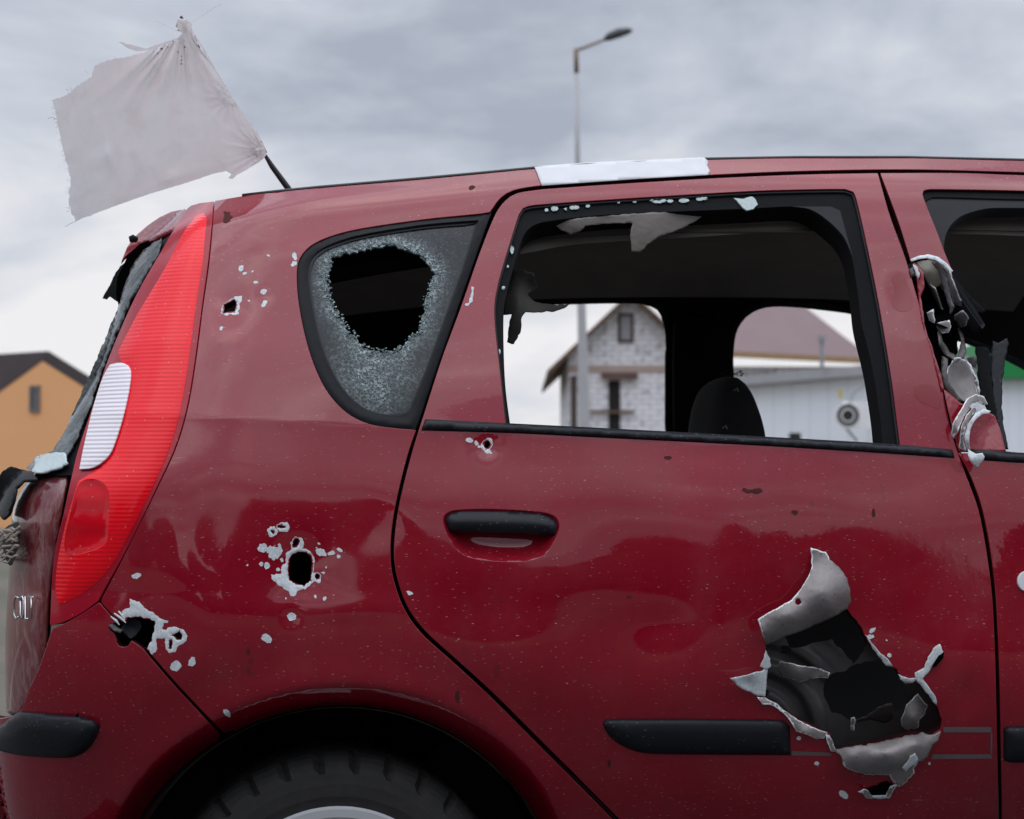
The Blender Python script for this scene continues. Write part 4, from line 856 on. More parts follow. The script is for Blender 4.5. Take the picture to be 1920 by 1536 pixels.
tg = rear_panel('tailgate', [(124, 888), (112, 950), (98, 1030), (88, 1090), (82, 1175), (80, 1240), (68, 1290), (40, 1331), (30, 1350)], GRIME.m, .022)
tm = tg.modifiers.new('thickness', 'SOLIDIFY'); tm.thickness = .012
# dark channel between tailgate and light
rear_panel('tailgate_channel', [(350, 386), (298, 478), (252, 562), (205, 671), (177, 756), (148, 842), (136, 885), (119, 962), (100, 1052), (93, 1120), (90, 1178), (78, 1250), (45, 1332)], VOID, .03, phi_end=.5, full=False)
# the rear window surround: black band with broken glass clinging to it
part(sheet('rear_window_surround', clean(smooth([(348, 398, 1), (297, 482), (250, 565), (203, 674), (175, 758), (147, 842), (134, 886, 1), (58, 888, 1), (90, 858), (128, 828), (165, 742), (196, 656), (222, 582), (236, 520), (262, 474), (318, 434, 1)], 8)), RUBBER, grid=8, off=-.006, skirt=.02))
bm = bmesh.new(); prism(bm, [on_y(x, y, .40) for x, y in [(330, 434), (300, 440), (262, 458), (240, 478), (232, 496), (220, 520), (217, 550), (226, 590), (262, 560), (290, 490)]], (0, .03, 0)); part(bm_obj('dark_interior_plate', bm, VOID))  # added flat black plate standing in for the dark interior behind the rear glass
GL = [(303, 446), (299, 470), (288, 488), (268, 522), (243, 566), (217, 625), (194, 684), (166, 765), (140, 830), (122, 858), (95, 868), (60, 884), (50, 878), (70, 858), (100, 845), (120, 812), (150, 742), (178, 680), (200, 630), (220, 582), (232, 540), (246, 500), (268, 470)]
gl = torn('rear_window_glass', GL, [(303, 446, 3), (60, 884, 4), (160, 765, 3), (240, 560, 3), (220, 590, 3)], mat=REARG, parent=None, seed=80, amp=2, thick=.004)
torn('rear_window_glass', [(60, 884), (64, 860), (80, 852), (100, 848), (122, 850), (128, 868), (110, 880), (90, 886)], [(60, 884, 9), (122, 850, 6), (90, 886, 9)], mat=GREEN_BITS, parent=None, seed=81, amp=3, thick=.003)
# hatch top and the ragged shard still hanging from it
torn('hatch_spoiler', [(347, 392), (322, 397), (300, 407), (278, 422), (259, 438), (246, 452), (238, 464), (228, 490), (240, 478), (262, 458), (290, 446), (325, 430), (340, 405)], [(347, 392, 0), (300, 407, 4), (259, 438, 6), (228, 490, 0), (290, 446, -6), (325, 430, -6)], mat=RED, parent=None, seed=82, amp=.2, thick=.01)
bm = bmesh.new(); p0 = hit([(256, 452)])[0]; tube(bm, [Vector(p0) + Vector((.0, .0, 0)), Vector(p0) + Vector((-.008, .0, .004)), Vector(p0) + Vector((-.013, .0, .003))], [.007, .008, .005], 10); part(bm_obj('washer_nozzle', bm, BLACK, smooth_=True))
SH = jag([(262, 464), (244, 482), (225, 500), (212, 520), (203, 540), (192, 560), (200, 562), (206, 556), (214, 562), (222, 566), (226, 548), (228, 520), (236, 505), (250, 490), (258, 478)], 1.0, 5, 4)
bm = bmesh.new(); prism(bm, [on_y(x, y, .46 + (262 - x) * .0004) for x, y in SH], (0, .004, 0)); part(bm_obj('hanging_glass_shard', bm, TINT))
# broken wiper and torn bits on the tailgate edge
torn('wiper_arm', [(72, 900), (58, 884), (40, 880), (22, 874), (6, 882), (-6, 900), (-8, 960), (6, 974), (16, 968), (24, 940), (30, 915), (44, 902)], [(72, 900, 4), (40, 885, 16), (6, 884, 20), (6, 970, 12), (-6, 920, 10), (24, 915, 26)], mat=BLACK, parent=None, seed=83, thick=.004)
torn('torn_edge', [(10, 992), (24, 980), (33, 980), (40, 1000), (38, 1022), (28, 1046), (18, 1062), (10, 1050), (4, 1020)], [(10, 992, 6), (33, 982, 3), (38, 1015, 3), (18, 1062, 4), (14, 1015, 10)], mat=DFAB, parent=None, seed=84, amp=3)
rs = random.Random(21); bm = bmesh.new()
STR = plain('ripped_wadding', (.20, .15, .12), (.42, .36, .31), .95, 90)
for k in range(16):
    y0_ = rs.uniform(985, 1045); x = rs.uniform(26, 38); pl = []
    for q in range(7):
        pl.append((x, y0_)); x -= rs.uniform(4, 9); y0_ += rs.uniform(-5, 9)
    pp_ = hit(pl) + np.array([[0, -.006 - .004 * math.sin(q * 1.3 + k), 0] for q in range(7)])
    tube(bm, [Vector(v) for v in pp_], [rs.uniform(.0015, .0035)] * 6 + [.0008], 6)
wad = part(bm_obj('ripped_wadding', bm, STR, smooth_=True)); wad['kind'] = 'stuff'

part(sheet('door_lock', np.array(circle_pts(1924, 1090, 16, 18, 24)), RIM, grid=6, off=.004, skirt=.006), fdoor)
for i, (x, y, rx, ry, pr) in enumerate([(1412, 921, 20, 6, door), (1253, 858, 7, 3, door), (1638, 962, 3, 8, door), (1490, 962, 6, 4, door), (1180, 1120, 5, 3, door), (1142, 1432, 3, 7, door), (858, 1305, 5, 11, qp), (426, 408, 7, 12, qp), (886, 352, 6, 4, qp), (466, 1222, 3, 5, qp)]):
    part(sheet('mud_spot', jag(circle_pts(x, y, rx, ry, 12), min(rx, ry) * .6, 3, i), MUDR, grid=5, off=.0004), pr)
for i, (pl, pr) in enumerate([([(1672, 520), (1690, 512), (1706, 540), (1712, 570), (1700, 584), (1682, 584), (1672, 566), (1680, 545)], door), ([(1716, 726), (1740, 722), (1756, 734), (1764, 752), (1762, 766), (1744, 762), (1724, 752), (1714, 742)], door), ([(1786, 862), (1800, 868), (1806, 886), (1796, 884), (1786, 876)], door)]):
    part(sheet('wet_stain', jag(smooth(pl, 6), 2.0, 5, i), WET, grid=6, off=.0004), pr)
# lettering on the tailgate
def letter(ch, x0, x1, y0, y1):
    wdt = 3.2
    polys = {'C': [[(x1, y0 + 4), (x0 + 4, y0), (x0, y0 + 8), (x0, y1 - 8), (x0 + 4, y1), (x1, y1 - 4)]], 'O': [[(x0, y0 + 8), (x0 + 3, y0), (x1 - 2, y0), (x1, y0 + 8), (x1, y1 - 8), (x1 - 2, y1), (x0 + 3, y1), (x0, y1 - 8), (x0, y0 + 8)]],
             'L': [[(x0, y0), (x0, y1), (x1, y1)]], 'T': [[(x0, y0 + 2), (x1, y0 + 2)], [((x0 + x1) / 2, y0 + 2), ((x0 + x1) / 2, y1)]]}[ch]
    bm = bmesh.new()
    for pl in polys: tube(bm, [Vector(v) for v in hit(pl) + np.array([-.001, -.004, 0])], .0016, 6)
    return part(bm_obj('letter', bm, CHROME, smooth_=True), tg)
for ch, x0, x1 in (('C', 28, 37), ('O', 40, 46), ('L', 49, 55), ('T', 56, 65)): 
    o = letter(ch, x0, x1, 1118, 1160); o.matrix_parent_inverse = Matrix.Translation(-tg.matrix_world.translation)

# wheel
WC = (WHEEL[0], .284)
wh = part(empty('rear_wheel', (0, 0, 0))); wh.matrix_parent_inverse = Matrix.Translation(car.location).inverted()
bm = bmesh.new(); WI = .062
prof = [(.195, .075), (.205, .058), (.225, .050), (.245, .046), (.262, .048), (.272, .052), (.280, .058), (.288, .068), (.293, .080), (.296, .11), (.296, .20), (.288, .225), (.25, .24), (.19, .22)]
NT = 180; rings = []
for k in range(NT):
    a = 2 * math.pi * k / NT; rg = []
    for i, (r_, y_) in enumerate(prof):
        if 5 <= i <= 8 and (k % 6) == 0: r_ -= .008; y_ += .008 if i < 8 else 0
        if i == 2: y_ -= .002
        rg.append(bm.verts.new((WC[0] + r_ * math.cos(a), y_ + WI, WC[1] + r_ * math.sin(a))))
    rings.append(rg)
for k in range(NT):
    a, b = rings[k], rings[(k+1) % NT]
    for i in range(len(prof) - 1): bm.faces.new((a[i], a[i+1], b[i+1], b[i]))
bmesh.ops.recalc_face_normals(bm, faces=bm.faces[:])
tyre = part(bm_obj('tyre', bm, TYRE, smooth_=False), wh)
bm = bmesh.new(); prof = [(.196, .078), (.208, .056), (.204, .050), (.190, .054), (.184, .085), (.160, .12), (.02, .12)]
rings = [[bm.verts.new((WC[0] + r_ * math.cos(2*math.pi*k/96), y_ + WI, WC[1] + r_ * math.sin(2*math.pi*k/96))) for r_, y_ in prof] for k in range(96)]
for k in range(96):
    a, b = rings[k], rings[(k+1) % 96]
    for i in range(len(prof) - 1): bm.faces.new((a[i], a[i+1], b[i+1], b[i]))
for s in range(7):
    a0 = math.pi / 2 + s * 2 * math.pi / 7
    for rr, ww in ((.168, .14), (.04, .35)): pass
    q = [(.191, a0 - .12), (.191, a0 + .12), (.05, a0 + .45), (.05, a0 - .45)]
    prism(bm, [(WC[0] + r_ * math.cos(t), .062 + WI, WC[1] + r_ * math.sin(t)) for r_, t in q], (0, .012, 0))
bmesh.ops.recalc_face_normals(bm, faces=bm.faces[:])
part(bm_obj('wheel_trim', bm, RIM, smooth_=False), wh)
# antenna
base = on_y(540, 353, .42); mid = on_y(497, 291, .42); top = on_y(339, 31, .42)
bm = bmesh.new(); tube(bm, [base - Vector((-.012, 0, .02)), base, on_y(510, 312, .42), mid, on_y(490, 280, .42), on_y(460, 232, .42), on_y(400, 133, .42), on_y(348, 45, .42), top], [.0062, .0058, .0050, .0032, .002, .0018, .0018, .0022, .0026], 10)
part(bm_obj('antenna', bm, ANT, smooth_=True))

# ------------------------------------------------------------------ THE FLAG
def S_flag(X, Z): return 0.398 + 0.10 * (X + 0.20) * 0
FO = [(334, 41), (345, 39), (356, 44), (362, 58), (377, 87), (400, 127), (430, 177), (446, 200), (455, 213), (477, 247), (493, 267), (500, 290), (490, 301), (467, 316), (443, 329), (436, 336), (428, 334), (434, 327), (424, 321), (400, 326), (350, 343), (283, 363), (217, 386), (143, 414), (133, 397), (129, 377), (132, 333), (123, 300), (113, 257), (105, 217), (99, 187), (123, 180), (143, 163), (173, 143), (176, 124), (200, 114), (250, 104), (293, 91), (333, 72), (341, 62), (333, 53)]
r_ = np.random.RandomState(11); pts = resample(np.array(FO, float), 4)
amp = np.where((pts[:, 0] < 180) | ((pts[:, 0] < 300) & (pts[:, 1] < 120)), 1.6, .35)
pts = pts + r_.uniform(-1, 1, pts.shape) * amp[:, None]
def flag_off(p):
    x, y = p[:, 0], p[:, 1]
    dx, dy = x - 343, y - 48; rad = np.hypot(dx, dy) + 1e-6; th = np.arctan2(-dx, dy)     # fan of folds from the top tie
    pole = np.abs((x - 343) * (290 - 48) - (y - 48) * (500 - 343)) / math.hypot(242, 157)
    f1 = .014 * np.sin(th * 23 + .8 * np.sin(th * 9)) * np.exp(-rad / 130) * np.clip((rad - 10) / 60, 0, 1)
    f2 = .034 * np.sin((x * .016 + y * .011) + 1.2 * np.sin(y * .012)) * np.clip(pole / 80, 0, 1)
    d2 = np.hypot(x - 432, y - 180); t2 = np.arctan2(y - 180, x - 432); f3 = .004 * np.sin(t2 * 16) * np.exp(-d2 / 40) * np.clip(d2 / 8, 0, 1)
    d3 = np.hypot(x - 495, y - 285); t3 = np.arctan2(y - 285, x - 495); f4 = .005 * np.sin(t3 * 18 + 1) * np.exp(-d3 / 60) * np.clip(d3 / 10, 0, 1)
    f5 = -.018 * np.exp(-((x - 205 - .25 * (y - 280)) / 14) ** 2 - ((y - 285) / 42) ** 2) + .008 * np.exp(-((y - 345 + .33 * (x - 300)) / 16) ** 2)
    f6 = .004 * np.exp(-((pole - 14) / 6) ** 2)
    return f1 + f2 + f3 + f4 + f5 + f6 + .012 * np.exp(-((y - 250 - .5 * (x - 160)) / 26) ** 2) * np.clip((x - 110) / 60, 0, 1) * np.exp(-((x - 230) / 120) ** 2) + .010 * np.exp(-((x - 150 - .12 * (y - 250)) / 18) ** 2) + .0016 * np.sin(x * .11 + y * .05) * np.sin(y * .09 - x * .03)
flag = sheet('flag', pts, CLOTH, grid=4, f=S_flag, y0=.40, off=flag_off)
tag(flag, 'tattered dirty white cloth flag tied to the thin black aerial on the red car', 'flag')
def fl(name, outline, parent, amp_=.8, off=.0):
    o = sheet(name, jag(outline, amp_, 4, 3), CLOTH, grid=5, f=S_flag, y0=.42, off=lambda p: off + .004 * np.sin(p[:, 0] * .13)); o.parent = parent; return o
fl('torn_ribbon', [(220, 78), (232, 80), (250, 86), (276, 91), (296, 84), (312, 78), (332, 72), (330, 78), (308, 88), (284, 95), (256, 96), (238, 90)], flag, 1.2, -.01)
bm = bmesh.new(); rs = random.Random(9)
def thread(pl, r0=.0004, Y=.415): tube(bm, [on_y(x, y, Y) for x, y in pl], r0, 4)
thread([(358, 43), (385, 26), (402, 14), (416, 8)]); thread([(332, 58), (312, 48), (284, 37)], .0003); thread([(143, 414), (133, 419), (122, 425)], .0007); thread([(103, 222), (96, 220), (90, 222)], .001)
for k in range(70):
    t = rs.random(); 
    if t < .7: y = rs.uniform(185, 400); x = np.interp(y, [185, 217, 257, 300, 333, 377, 400], [99, 104, 113, 123, 131, 128, 133]) + 2; dx, dy = -rs.uniform(3, 10), rs.uniform(-4, 4)
    else: x = rs.uniform(120, 300); y = np.interp(x, [99, 143, 173, 200, 250, 300], [187, 163, 130, 114, 104, 88]) + 1; dx, dy = rs.uniform(-8, 1), -rs.uniform(2, 8)
    thread([(x, y), (x + dx * .6, y + dy * .3), (x + dx, y + dy)], .0003)
th = bm_obj('loose_threads', bm, CLOTH); th.parent = flag
bm = bmesh.new(); tube(bm, [on_y(333, 50, .412), on_y(337, 41, .404), on_y(348, 40, .404), on_y(354, 46, .41), on_y(347, 58, .404), on_y(337, 55, .404), on_y(342, 48, .402)], [.004, .006, .005, .006, .005, .006, .003], 8)
kn = bm_obj('knot', bm, CLOTH, smooth_=True); kn.parent = flag
# rolled hem wrapped round the aerial
bm = bmesh.new(); tube(bm, [on_y(352, 50, .418), on_y(377, 91, .418), on_y(400, 130, .417), on_y(430, 179, .418), on_y(455, 217, .417), on_y(478, 252, .418), on_y(497, 288, .418)], [.004, .0042, .0038, .0032, .0045, .0055, .0045], 8)
hm = bm_obj('hem', bm, CLOTH, smooth_=True); hm.parent = flag

# ------------------------------------------------------------------ SURROUNDINGS
def ground_mat():
    m = M('dry_grass_and_dirt')
    c = m.mix(m.ramp(m.noise(.25, 6), (.42, 0), (.6, 1)), (.10, .085, .065), (.05, .06, .028)); c = m.mix(m.math('MULTIPLY', m.noise(6, 5), .4), c, (.20, .17, .14))
    m.set(Base_Color=c, Roughness=.95); m.bump(m.noise(9, 5), .6, .03); return m.m
bm = bmesh.new(); bmesh.ops.create_grid(bm, x_segments=60, y_segments=60, size=900)
for v in bm.verts: v.co.z = 0 if v.co.length < 60 else (noise.noise(v.co * .01) * 1.2 - .2)
tag(bm_obj('ground', bm, ground_mat(), smooth_=True), kind='structure')
ASPH = plain('asphalt', (.045, .045, .047), (.07, .07, .07), .9, 3, bump=.4, bscale=60)
bm = bmesh.new(); box(bm, (-30, -7, -.05), (40, 3.0, .004)); tag(bm_obj('road', bm, ASPH), kind='structure')
CONC = plain('concrete_kerb', (.35, .34, .32), (.45, .44, .42), .9, 6)
bm = bmesh.new(); box(bm, (-30, 3.0, -.05), (40, 3.15, .12)); tag(bm_obj('kerb', bm, CONC), kind='structure')

# helper frame: right and forward of the camera on the ground
fw = Vector((math.sin(YAW), math.cos(YAW), 0)); rt = Vector((math.cos(YAW), -math.sin(YAW), 0))
def win(name, bm_parent, a, b, h0, h1, mat_f, mat_g, depth_dir, fr=.09):
    """window on a wall between ground points a,b: frame with a recessed pane"""
    d = (b - a); l = d.length; d.normalize()
    bm = bmesh.new(); z = Vector((0, 0, 1))
    for (u0, u1, v0, v1) in ((0, l, h0, h0 + fr), (0, l, h1 - fr, h1), (0, fr, h0 + fr, h1 - fr), (l - fr, l, h0 + fr, h1 - fr)):
        prism(bm, [a + d*u0 + z*v0 - depth_dir*.04, a + d*u1 + z*v0 - depth_dir*.04, a + d*u1 + z*v1 - depth_dir*.04, a + d*u0 + z*v1 - depth_dir*.04], depth_dir * .16)
    f_ = keep(bm_obj(name, bm, mat_f), bm_parent)
    bm = bmesh.new(); prism(bm, [a + d*fr + z*(h0+fr) - depth_dir*.01, a + d*(l-fr) + z*(h0+fr) - depth_dir*.01, a + d*(l-fr) + z*(h1-fr) - depth_dir*.01, a + d*fr + z*(h1-fr) - depth_dir*.01], depth_dir * .02)
    g = bm_obj('pane', bm, mat_g); g.parent = f_
    return f_
PANE = plain('window_pane', (.05, .055, .06), (.09, .095, .10), .1, 2); WHITEP = plain('white_pvc', (.6, .6, .6), None, .5); BROWNF = plain('brown_window_frame', (.07, .045, .035), None, .6)
def ground_pt(x, d):      # ground point under picture column x at view distance d
    p = P(x, 920, d); return Vector((p.x, p.y, 0))
hz = lambda y, d: float(P(960, y, d).z)

# orange house on the left
def brickblock(name, c1, c2, joint, sc):
    sc = 1.1
    m = M(name)
    v = m.n('ShaderNodeMapping', {'Vector': m.n('ShaderNodeTexCoord').outputs['Object'], 'Rotation': (R(90), 0, 0)}).outputs[0]
    b = m.n('ShaderNodeTexBrick', {'Vector': v, 'Color1': c1 + (1,), 'Color2': c2 + (1,), 'Mortar': joint + (1,), 'Scale': sc, 'Mortar Size': .03, 'Brick Width': .6, 'Row Height': .22, 'Mortar Smooth': .3})
    spot = m.ramp(m.noise(4.0, 2, .6), (.58, 0), (.64, 1))
    m.set(Base_Color=m.mix(m.math('MULTIPLY', spot, .8), b.outputs[0], (.36, .33, .34)), Roughness=.95); return m.m
ORANGE = plain('ochre_render', (.84, .42, .19), (.90, .47, .22), .9, .8)
ROOFB = plain('brown_roof_tiles', (.055, .042, .045), (.08, .06, .062), .7, 2, bump=.5, bscale=6)
SOFFIT = plain('timber_verge', (.10, .06, .04), (.16, .10, .06), .8, 4)
oh = tag(empty('orange_house', ground_pt(60, 50)), 'small ochre house with dark brown gable roof, left of the red car', 'house')
d0 = 50.0
gl_, gr_ = P(-42, 760, d0 + 1.5), P(180, 752, d0 - 1)          # gable eaves
ap = P(78, 668, d0 + .3)
back = (rt * -.82 + fw * .57) * 11
g0, g1 = Vector((gl_.x, gl_.y, 0)), Vector((gr_.x, gr_.y, 0))
zl = hz(744, d0); gl_.z = zl; gr_.z = zl; ap = (gl_ + gr_) / 2; ap.z = hz(668, d0)
bm = bmesh.new(); prism(bm, [g0, g1, gr_, ap, gl_], back); bmesh.ops.recalc_face_normals(bm, faces=bm.faces[:]); keep(bm_obj('wall', bm, ORANGE), oh)
dd = (gr_ - gl_).normalized(); outn = -back.normalized(); up = Vector((0, 0, .14))
bm = bmesh.new()
for e_, s in ((gl_, -1), (gr_, 1)):
    sl = (e_ - ap).normalized(); ee = e_ + sl * .6
    prism(bm, [ap + outn * .5, ee + outn * .5, ee + outn * .5 + up, ap + outn * .5 + up], back - outn * 1.0)
bmesh.ops.recalc_face_normals(bm, faces=bm.faces[:]); rf = keep(bm_obj('roof', bm, ROOFB), oh)
cp = ap + back * .42
bm = bmesh.new(); box(bm, (cp.x - .3, cp.y - .3, cp.z - .4), (cp.x + .3, cp.y + .3, cp.z + .35)); tube(bm, [cp + Vector((1.2, 0, -.2)), cp + Vector((1.2, 0, .7))], .03, 6); tube(bm, [cp + Vector((.8, 0, .55)), cp + Vector((1.6, 0, .6))], .02, 6); ch = bm_obj('chimney', bm, ROOFB); ch.parent = rf; ch.matrix_parent_inverse = Matrix.Translation(oh.location) @ Matrix.Identity(4); ch.matrix_parent_inverse = Matrix.Identity(4)
nrm_g = back.normalized()
wv_ = dd.cross(Vector((0, 0, 1))); wv_ = wv_ if wv_.dot(fw) > 0 else -wv_
u0 = (P(51, 800, d0) - gl_).dot(rt) / dd.dot(rt); u1 = (P(73, 800, d0) - gl_).dot(rt) / dd.dot(rt)
win('window', oh, g0 + dd * u0 - wv_ * .02, g0 + dd * u1 - wv_ * .02, hz(772, d0), hz(722, d0), plain('grey_frame', (.16, .16, .17), None, .6), PANE, wv_, .06)

# unfinished block house seen through the cabin
BLOCK = brickblock('aerated_concrete_blocks', (.78, .77, .81), (.88, .87, .90), (.50, .47, .49), .55)
dh = 70.0; bh = tag(empty('block_house', ground_pt(1150, dh)), 'unfinished grey block house with brown gable roof, seen through the cabin', 'house')
A = ground_pt(1066, dh); B = ground_pt(1300, dh); zE = hz(668, dh); zA = zE + (B - A).length / 2 * .95; mid_ = (A + B) / 2
def at(p, z): return Vector((p.x, p.y, z))
bm = bmesh.new(); prism(bm, [A, B, at(B, zE), at(mid_, zA), at(A, zE)], fw * 12); bmesh.ops.recalc_face_normals(bm, faces=bm.faces[:]); keep(bm_obj('wall', bm, BLOCK), bh)
B2 = ground_pt(1600, dh + 1)
A2 = B + fw * 1.0
bm = bmesh.new(); prism(bm, [A2, B2, at(B2, zE - .3), at(A2, zE - .3)], fw * 9); bmesh.ops.recalc_face_normals(bm, faces=bm.faces[:]); keep(bm_obj('wall', bm, BLOCK), bh)
bm = bmesh.new()
for e_, s in ((A, -1), (B, 1)):
    sl = (at(e_, zE) - at(mid_, zA)).normalized(); ee = at(e_, zE) + sl * 1.1; a_ = at(mid_, zA)
    prism(bm, [a_ - fw * .7, ee - fw * .7, ee - fw * .7 + Vector((0, 0, .2)), a_ - fw * .7 + Vector((0, 0, .2))], fw * 13)
bmesh.ops.recalc_face_normals(bm, faces=bm.faces[:]); rfb = keep(bm_obj('roof', bm, SOFFIT), bh)
TILE = plain('purple_brown_metal_tiles', (.16, .095, .095), (.21, .135, .135), .55, .9)
e1 = P(1330, 657, dh); e2 = P(1636, 672, dh + 1); r1 = e1 + fw * 6 + Vector((0, 0, 5.2)) ; r2 = P(1440, 522, dh + 6)
bm = bmesh.new(); prism(bm, [e1, e2, r2, at(r1, r2.z)], Vector((0, 0, -.12))); bmesh.ops.recalc_face_normals(bm, faces=bm.faces[:]); keep(bm_obj('roof', bm, TILE), bh)
bm = bmesh.new(); prism(bm, [e1 - fw * .05, e2 - fw * .05, e2 - fw * .05 - Vector((0, 0, .22)), e1 - fw * .05 - Vector((0, 0, .22))], fw * .1); bmesh.ops.recalc_face_normals(bm, faces=bm.faces[:]); keep(bm_obj('fascia', bm, plain('raw_timber', (.32, .20, .10), (.42, .27, .14), .8, 3)), bh)
LINT = plain('concrete_ring_beam', (.38, .28, .24), (.48, .38, .34), .9, 2)
def onwall(name, x0, x1, y0, y1, mat, depth=.12, d=dh, parent=bh, fwd=.05):
    a = ground_pt(x0, d); b = ground_pt(x1, d); z0, z1 = hz(y1, d), hz(y0, d)
    bm = bmesh.new(); o_ = -fw * fwd; prism(bm, [at(a, z0) + o_, at(b, z0) + o_, at(b, z1) + o_, at(a, z1) + o_], fw * depth); bmesh.ops.recalc_face_normals(bm, faces=bm.faces[:])
    return keep(bm_obj(name, bm, mat), parent)
onwall('ring_beam', 1064, 1302, 684, 698, LINT); onwall('door_lintel', 1128, 1196, 699, 712, plain('dark_brown_brick', (.10, .06, .055), (.15, .09, .08), .9, 3), fwd=.25)  # plain dark brown box under the ring beam
win('window', bh, ground_pt(1159, dh) - fw * .02, ground_pt(1189, dh) - fw * .02, hz(642, dh), hz(586, dh), BROWNF, plain('pale_pane', (.22, .22, .24), (.30, .30, .32), .2, 1), fw, .12)
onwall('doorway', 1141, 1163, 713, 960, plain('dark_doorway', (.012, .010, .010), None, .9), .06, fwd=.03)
onwall('window', 1070, 1082, 704, 815, BROWNF, .06, fwd=.03)
onwall('scaffold_board', 1095, 1190, 770, 775, SOFFIT, .1, fwd=.2)

# white low building with grey gutter
PANEL = M('white_ribbed_cladding')
wvv = PANEL.n('ShaderNodeTexWave', {'Vector': PANEL.coord(), 'Scale': 1.2}, wave_type='BANDS', bands_direction='X', wave_profile='SAW').outputs['Fac']
PANEL.set(Base_Color=PANEL.mix(PANEL.ramp(wvv, (.0, 0), (.12, 1)), (.70, .73, .80), (.86, .89, .95)), Roughness=.5)
sb = tag(empty('shop_building', ground_pt(1650, 46)), 'low white ribbed-clad building with grey gutter, seen through the right of the cabin', 'building')
a = ground_pt(1370, 50); b = ground_pt(1838, 41.8); ha, hb = hz(722, 50), None
HB = hz(726, 50)
nb = (b - a).normalized(); bk = Vector((-nb.y, nb.x, 0)); bk = bk if bk.dot(fw) > 0 else -bk
bm = bmesh.new(); prism(bm, [a, b, at(b, HB), at(a, HB)], bk * 9); bmesh.ops.recalc_face_normals(bm, faces=bm.faces[:]); keep(bm_obj('wall', bm, PANEL.m), sb)
bm = bmesh.new(); o_ = -bk * .35; prism(bm, [at(a, HB) + o_ - nb * .5, at(b, HB) + o_, at(b, HB + .24) + o_, at(a, HB + .24) + o_ - nb * .5], bk * 9.6); bmesh.ops.recalc_face_normals(bm, faces=bm.faces[:]); keep(bm_obj('roof_edge', bm, plain('grey_flashing', (.34, .34, .36), (.42, .42, .44), .6, 3)), sb)
bm = bmesh.new(); prism(bm, [at(a, HB + .24) - nb * .5 + bk * 2.5, at(b, HB + .24) + bk * 2.5, at(b, HB + .62) + bk * 2.5, at(a, HB + .45) - nb * .5 + bk * 2.5], bk * .3); bmesh.ops.recalc_face_normals(bm, faces=bm.faces[:]); keep(bm_obj('parapet', bm, plain('pale_parapet', (.62, .62, .64), (.7, .7, .72), .8, 2)), sb)
pp = P(1541, 668, 46); bm = bmesh.new(); tube(bm, [pp + Vector((0, 0, -.3)), P(1541, 636, 46)], .05, 10); tube(bm, [P(1541, 640, 46), P(1541, 630, 46)], .11, 10); keep(bm_obj('vent_pipe', bm, plain('galvanised_pipe', (.3, .3, .32), None, .5)), sb)
keep(onwall('wall_plate', 1572, 1580, 730, 747, plain('yellow_notice', (.6, .5, .2), None, .6), .04, 45.4, sb, .1), sb)
# air conditioner
dac = 44.3; ac = tag(empty('air_conditioner', P(1612, 800, dac)), 'pale outdoor air conditioner unit with round fan grille on the white wall', 'air conditioner')
ACM = plain('ac_casing', (.88, .87, .87), (.92, .91, .91), .5, 3)
c0 = P(1580, 800, dac); c1 = P(1650, 800, dac); z0, z1 = hz(803, dac), hz(752, dac)
dn = (c1 - c0).normalized()
bm = bmesh.new(); prism(bm, [at(c0, z0), at(c1, z0), at(c1, z1), at(c0, z1)], bk * .32); bmesh.ops.recalc_face_normals(bm, faces=bm.faces[:]); keep(bm_obj('casing', bm, ACM), ac)
fc = P(1591, 779, dac) - bk * .02
bm = bmesh.new()
for rr in (.28, .15):
    tube(bm, [fc + (dn * math.cos(t) + Vector((0, 0, 1)) * math.sin(t)) * rr for t in [2*math.pi*k/24 for k in range(25)]], .018, 5)
keep(bm_obj('fan_grille', bm, ACM), ac)
bm = bmesh.new(); prism(bm, [fc + bk * .012 + (dn * math.cos(t) + Vector((0, 0, 1)) * math.sin(t)) * .28 for t in [2*math.pi*k/24 for k in range(24)]], bk * .01); bmesh.ops.recalc_face_normals(bm, faces=bm.faces[:]); keep(bm_obj('fan', bm, plain('dark_fan', (.02, .02, .02), None, .7)), ac)
bm = bmesh.new(); tube(bm, [at(c0 + dn * .1, z0 - .02), at(c0 + dn * .1, z0 - .3) + bk * .3], .025, 6); tube(bm, [at(c1 - dn * .1, z0 - .02), at(c1 - dn * .1, z0 - .3) + bk * .3], .025, 6); keep(bm_obj('bracket', bm, plain('steel_bracket', (.12, .12, .12), None, .6)), ac)
bm = bmesh.new(); tube(bm, [P(1594, 757, dac), P(1600, 738, dac), P(1620, 722, dac), P(1640, 726, dac)], .018, 6); keep(bm_obj('pipe', bm, plain('pipe_lagging', (.3, .3, .3), None, .8)), ac)
wb = tag(empty('wall_vent', P(1490, 815, 46.6)), 'small black box low on the white clad wall', 'vent')
onwall('hood', 1480, 1500, 812, 828, plain('black_hood', (.015, .015, .015), (.02, .02, .02), .5), .25, 46.6, wb, .2)
onwall('flange', 1478, 1502, 828, 832, plain('hood_flange', (.04, .04, .04), (.05, .05, .05), .5), .2, 46.6, wb, .2)

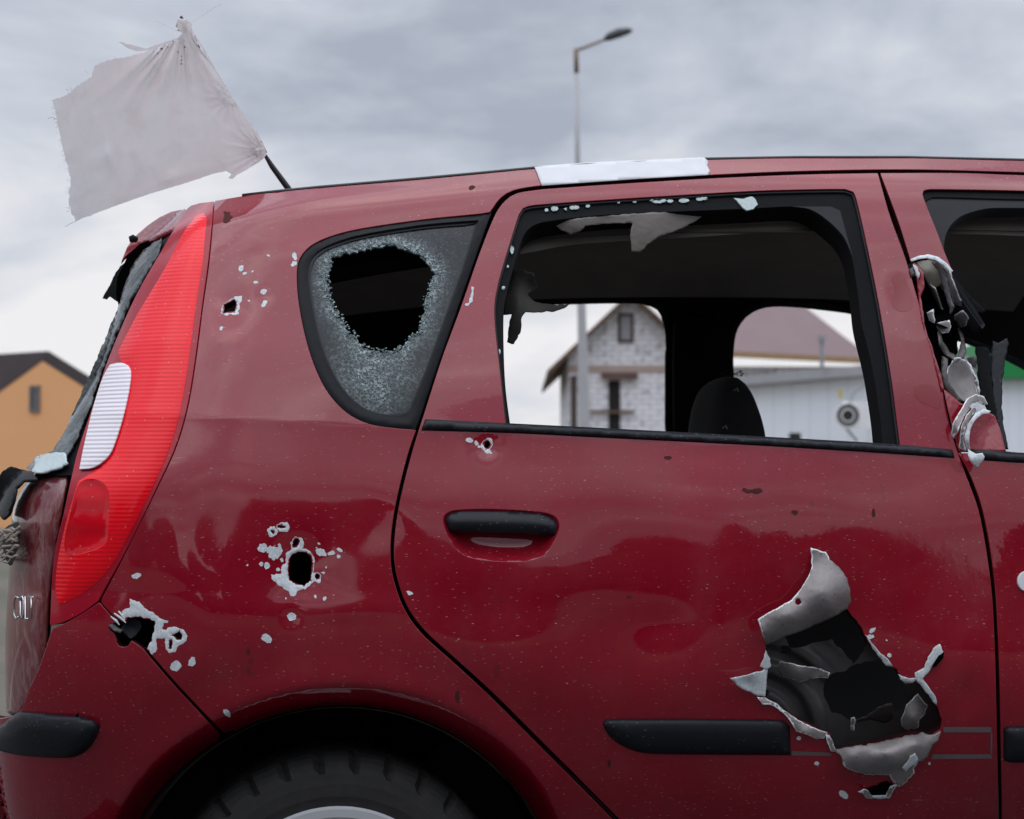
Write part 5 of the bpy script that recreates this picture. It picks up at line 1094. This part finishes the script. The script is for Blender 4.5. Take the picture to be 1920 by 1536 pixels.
# green fascia building at the far right
gs = tag(empty('green_fascia_shop', ground_pt(1920, 44)), 'white building with bright green fascia band, at the right edge', 'building')
GREENM = plain('green_fascia', (.004, .22, .05), (.006, .26, .06), .5, 2)
a = ground_pt(1842, 41.5); b = ground_pt(2300, 41.5); zf0, zf1 = hz(710, 41.5), hz(640, 41.5)
bm = bmesh.new(); prism(bm, [a, b, at(b, zf0), at(a, zf0)], fw * 8); bmesh.ops.recalc_face_normals(bm, faces=bm.faces[:]); keep(bm_obj('wall', bm, PANEL.m), gs)
bm = bmesh.new(); prism(bm, [at(a, zf0) - fw * .3, at(b, zf0) - fw * .3, at(b, zf1) - fw * .3, at(a, zf1) - fw * .3], fw * 8.4); bmesh.ops.recalc_face_normals(bm, faces=bm.faces[:]); keep(bm_obj('fascia', bm, GREENM), gs)

# street lamp
dl = 38.0; base_l = ground_pt(1100, dl)
lamp = tag(empty('street_lamp', base_l), 'tall pale street lamp with one short arm rising behind the car', 'street lamp')
POLE = plain('galvanised_pole', (.42, .42, .44), (.50, .50, .52), .5, 3); RUST = plain('rusty_sleeve', (.20, .15, .11), (.28, .20, .14), .8, 10)
bm = bmesh.new(); tube(bm, [base_l, P(1096, 800, dl), P(1090, 560, dl), P(1083, 300, dl), P(1081, 135, dl)], [.13, .115, .085, .055, .045], 14); keep(bm_obj('pole', bm, POLE, smooth_=True), lamp)
bm = bmesh.new(); tube(bm, [P(1081, 137, dl), P(1080, 92, dl)], [.05, .05], 12); keep(bm_obj('sleeve', bm, RUST, smooth_=True), lamp)
bm = bmesh.new(); tube(bm, [P(1079, 95, dl), P(1100, 88, dl), P(1125, 78, dl), P(1138, 73, dl)], [.03, .03, .028, .028], 10); keep(bm_obj('arm', bm, RUST, smooth_=True), lamp)
bm = bmesh.new(); tube(bm, [P(1132, 75, dl), P(1142, 69, dl), P(1160, 62, dl), P(1178, 58, dl), P(1186, 57, dl)], [.03, .085, .10, .07, .02], 12)
hd = keep(bm_obj('lamp_head', bm, plain('grey_lamp_head', (.05, .05, .055), (.07, .07, .08), .4), smooth_=True), lamp)

# far wood on the other side of the road: nothing of it is in frame, but the paint mirrors it
LEAF = plain('far_foliage', (.022, .028, .018), (.04, .045, .03), .95, .6)
bm = bmesh.new(); rs = random.Random(3)
for k in range(110):
    x = -60 + 125 * k / 110 + rs.uniform(-1, 1); h_ = rs.uniform(3.5, 6.5) + 2.6 * math.sin(k * .35) + 1.6 * math.sin(k * .83 + 1); y = -24 + rs.uniform(-3, 3)
    r = bmesh.ops.create_icosphere(bm, subdivisions=2, radius=1)['verts']
    for v in r:
        n_ = 1 + .35 * noise.noise(v.co * 2.2 + Vector((k, 0, 0))); v.co = Vector((x + v.co.x * 2.0 * n_, y + v.co.y * 2 * n_, h_ * .5 + v.co.z * h_ * .55 * n_))
tag(bm_obj('woodland', bm, LEAF), kind='stuff')
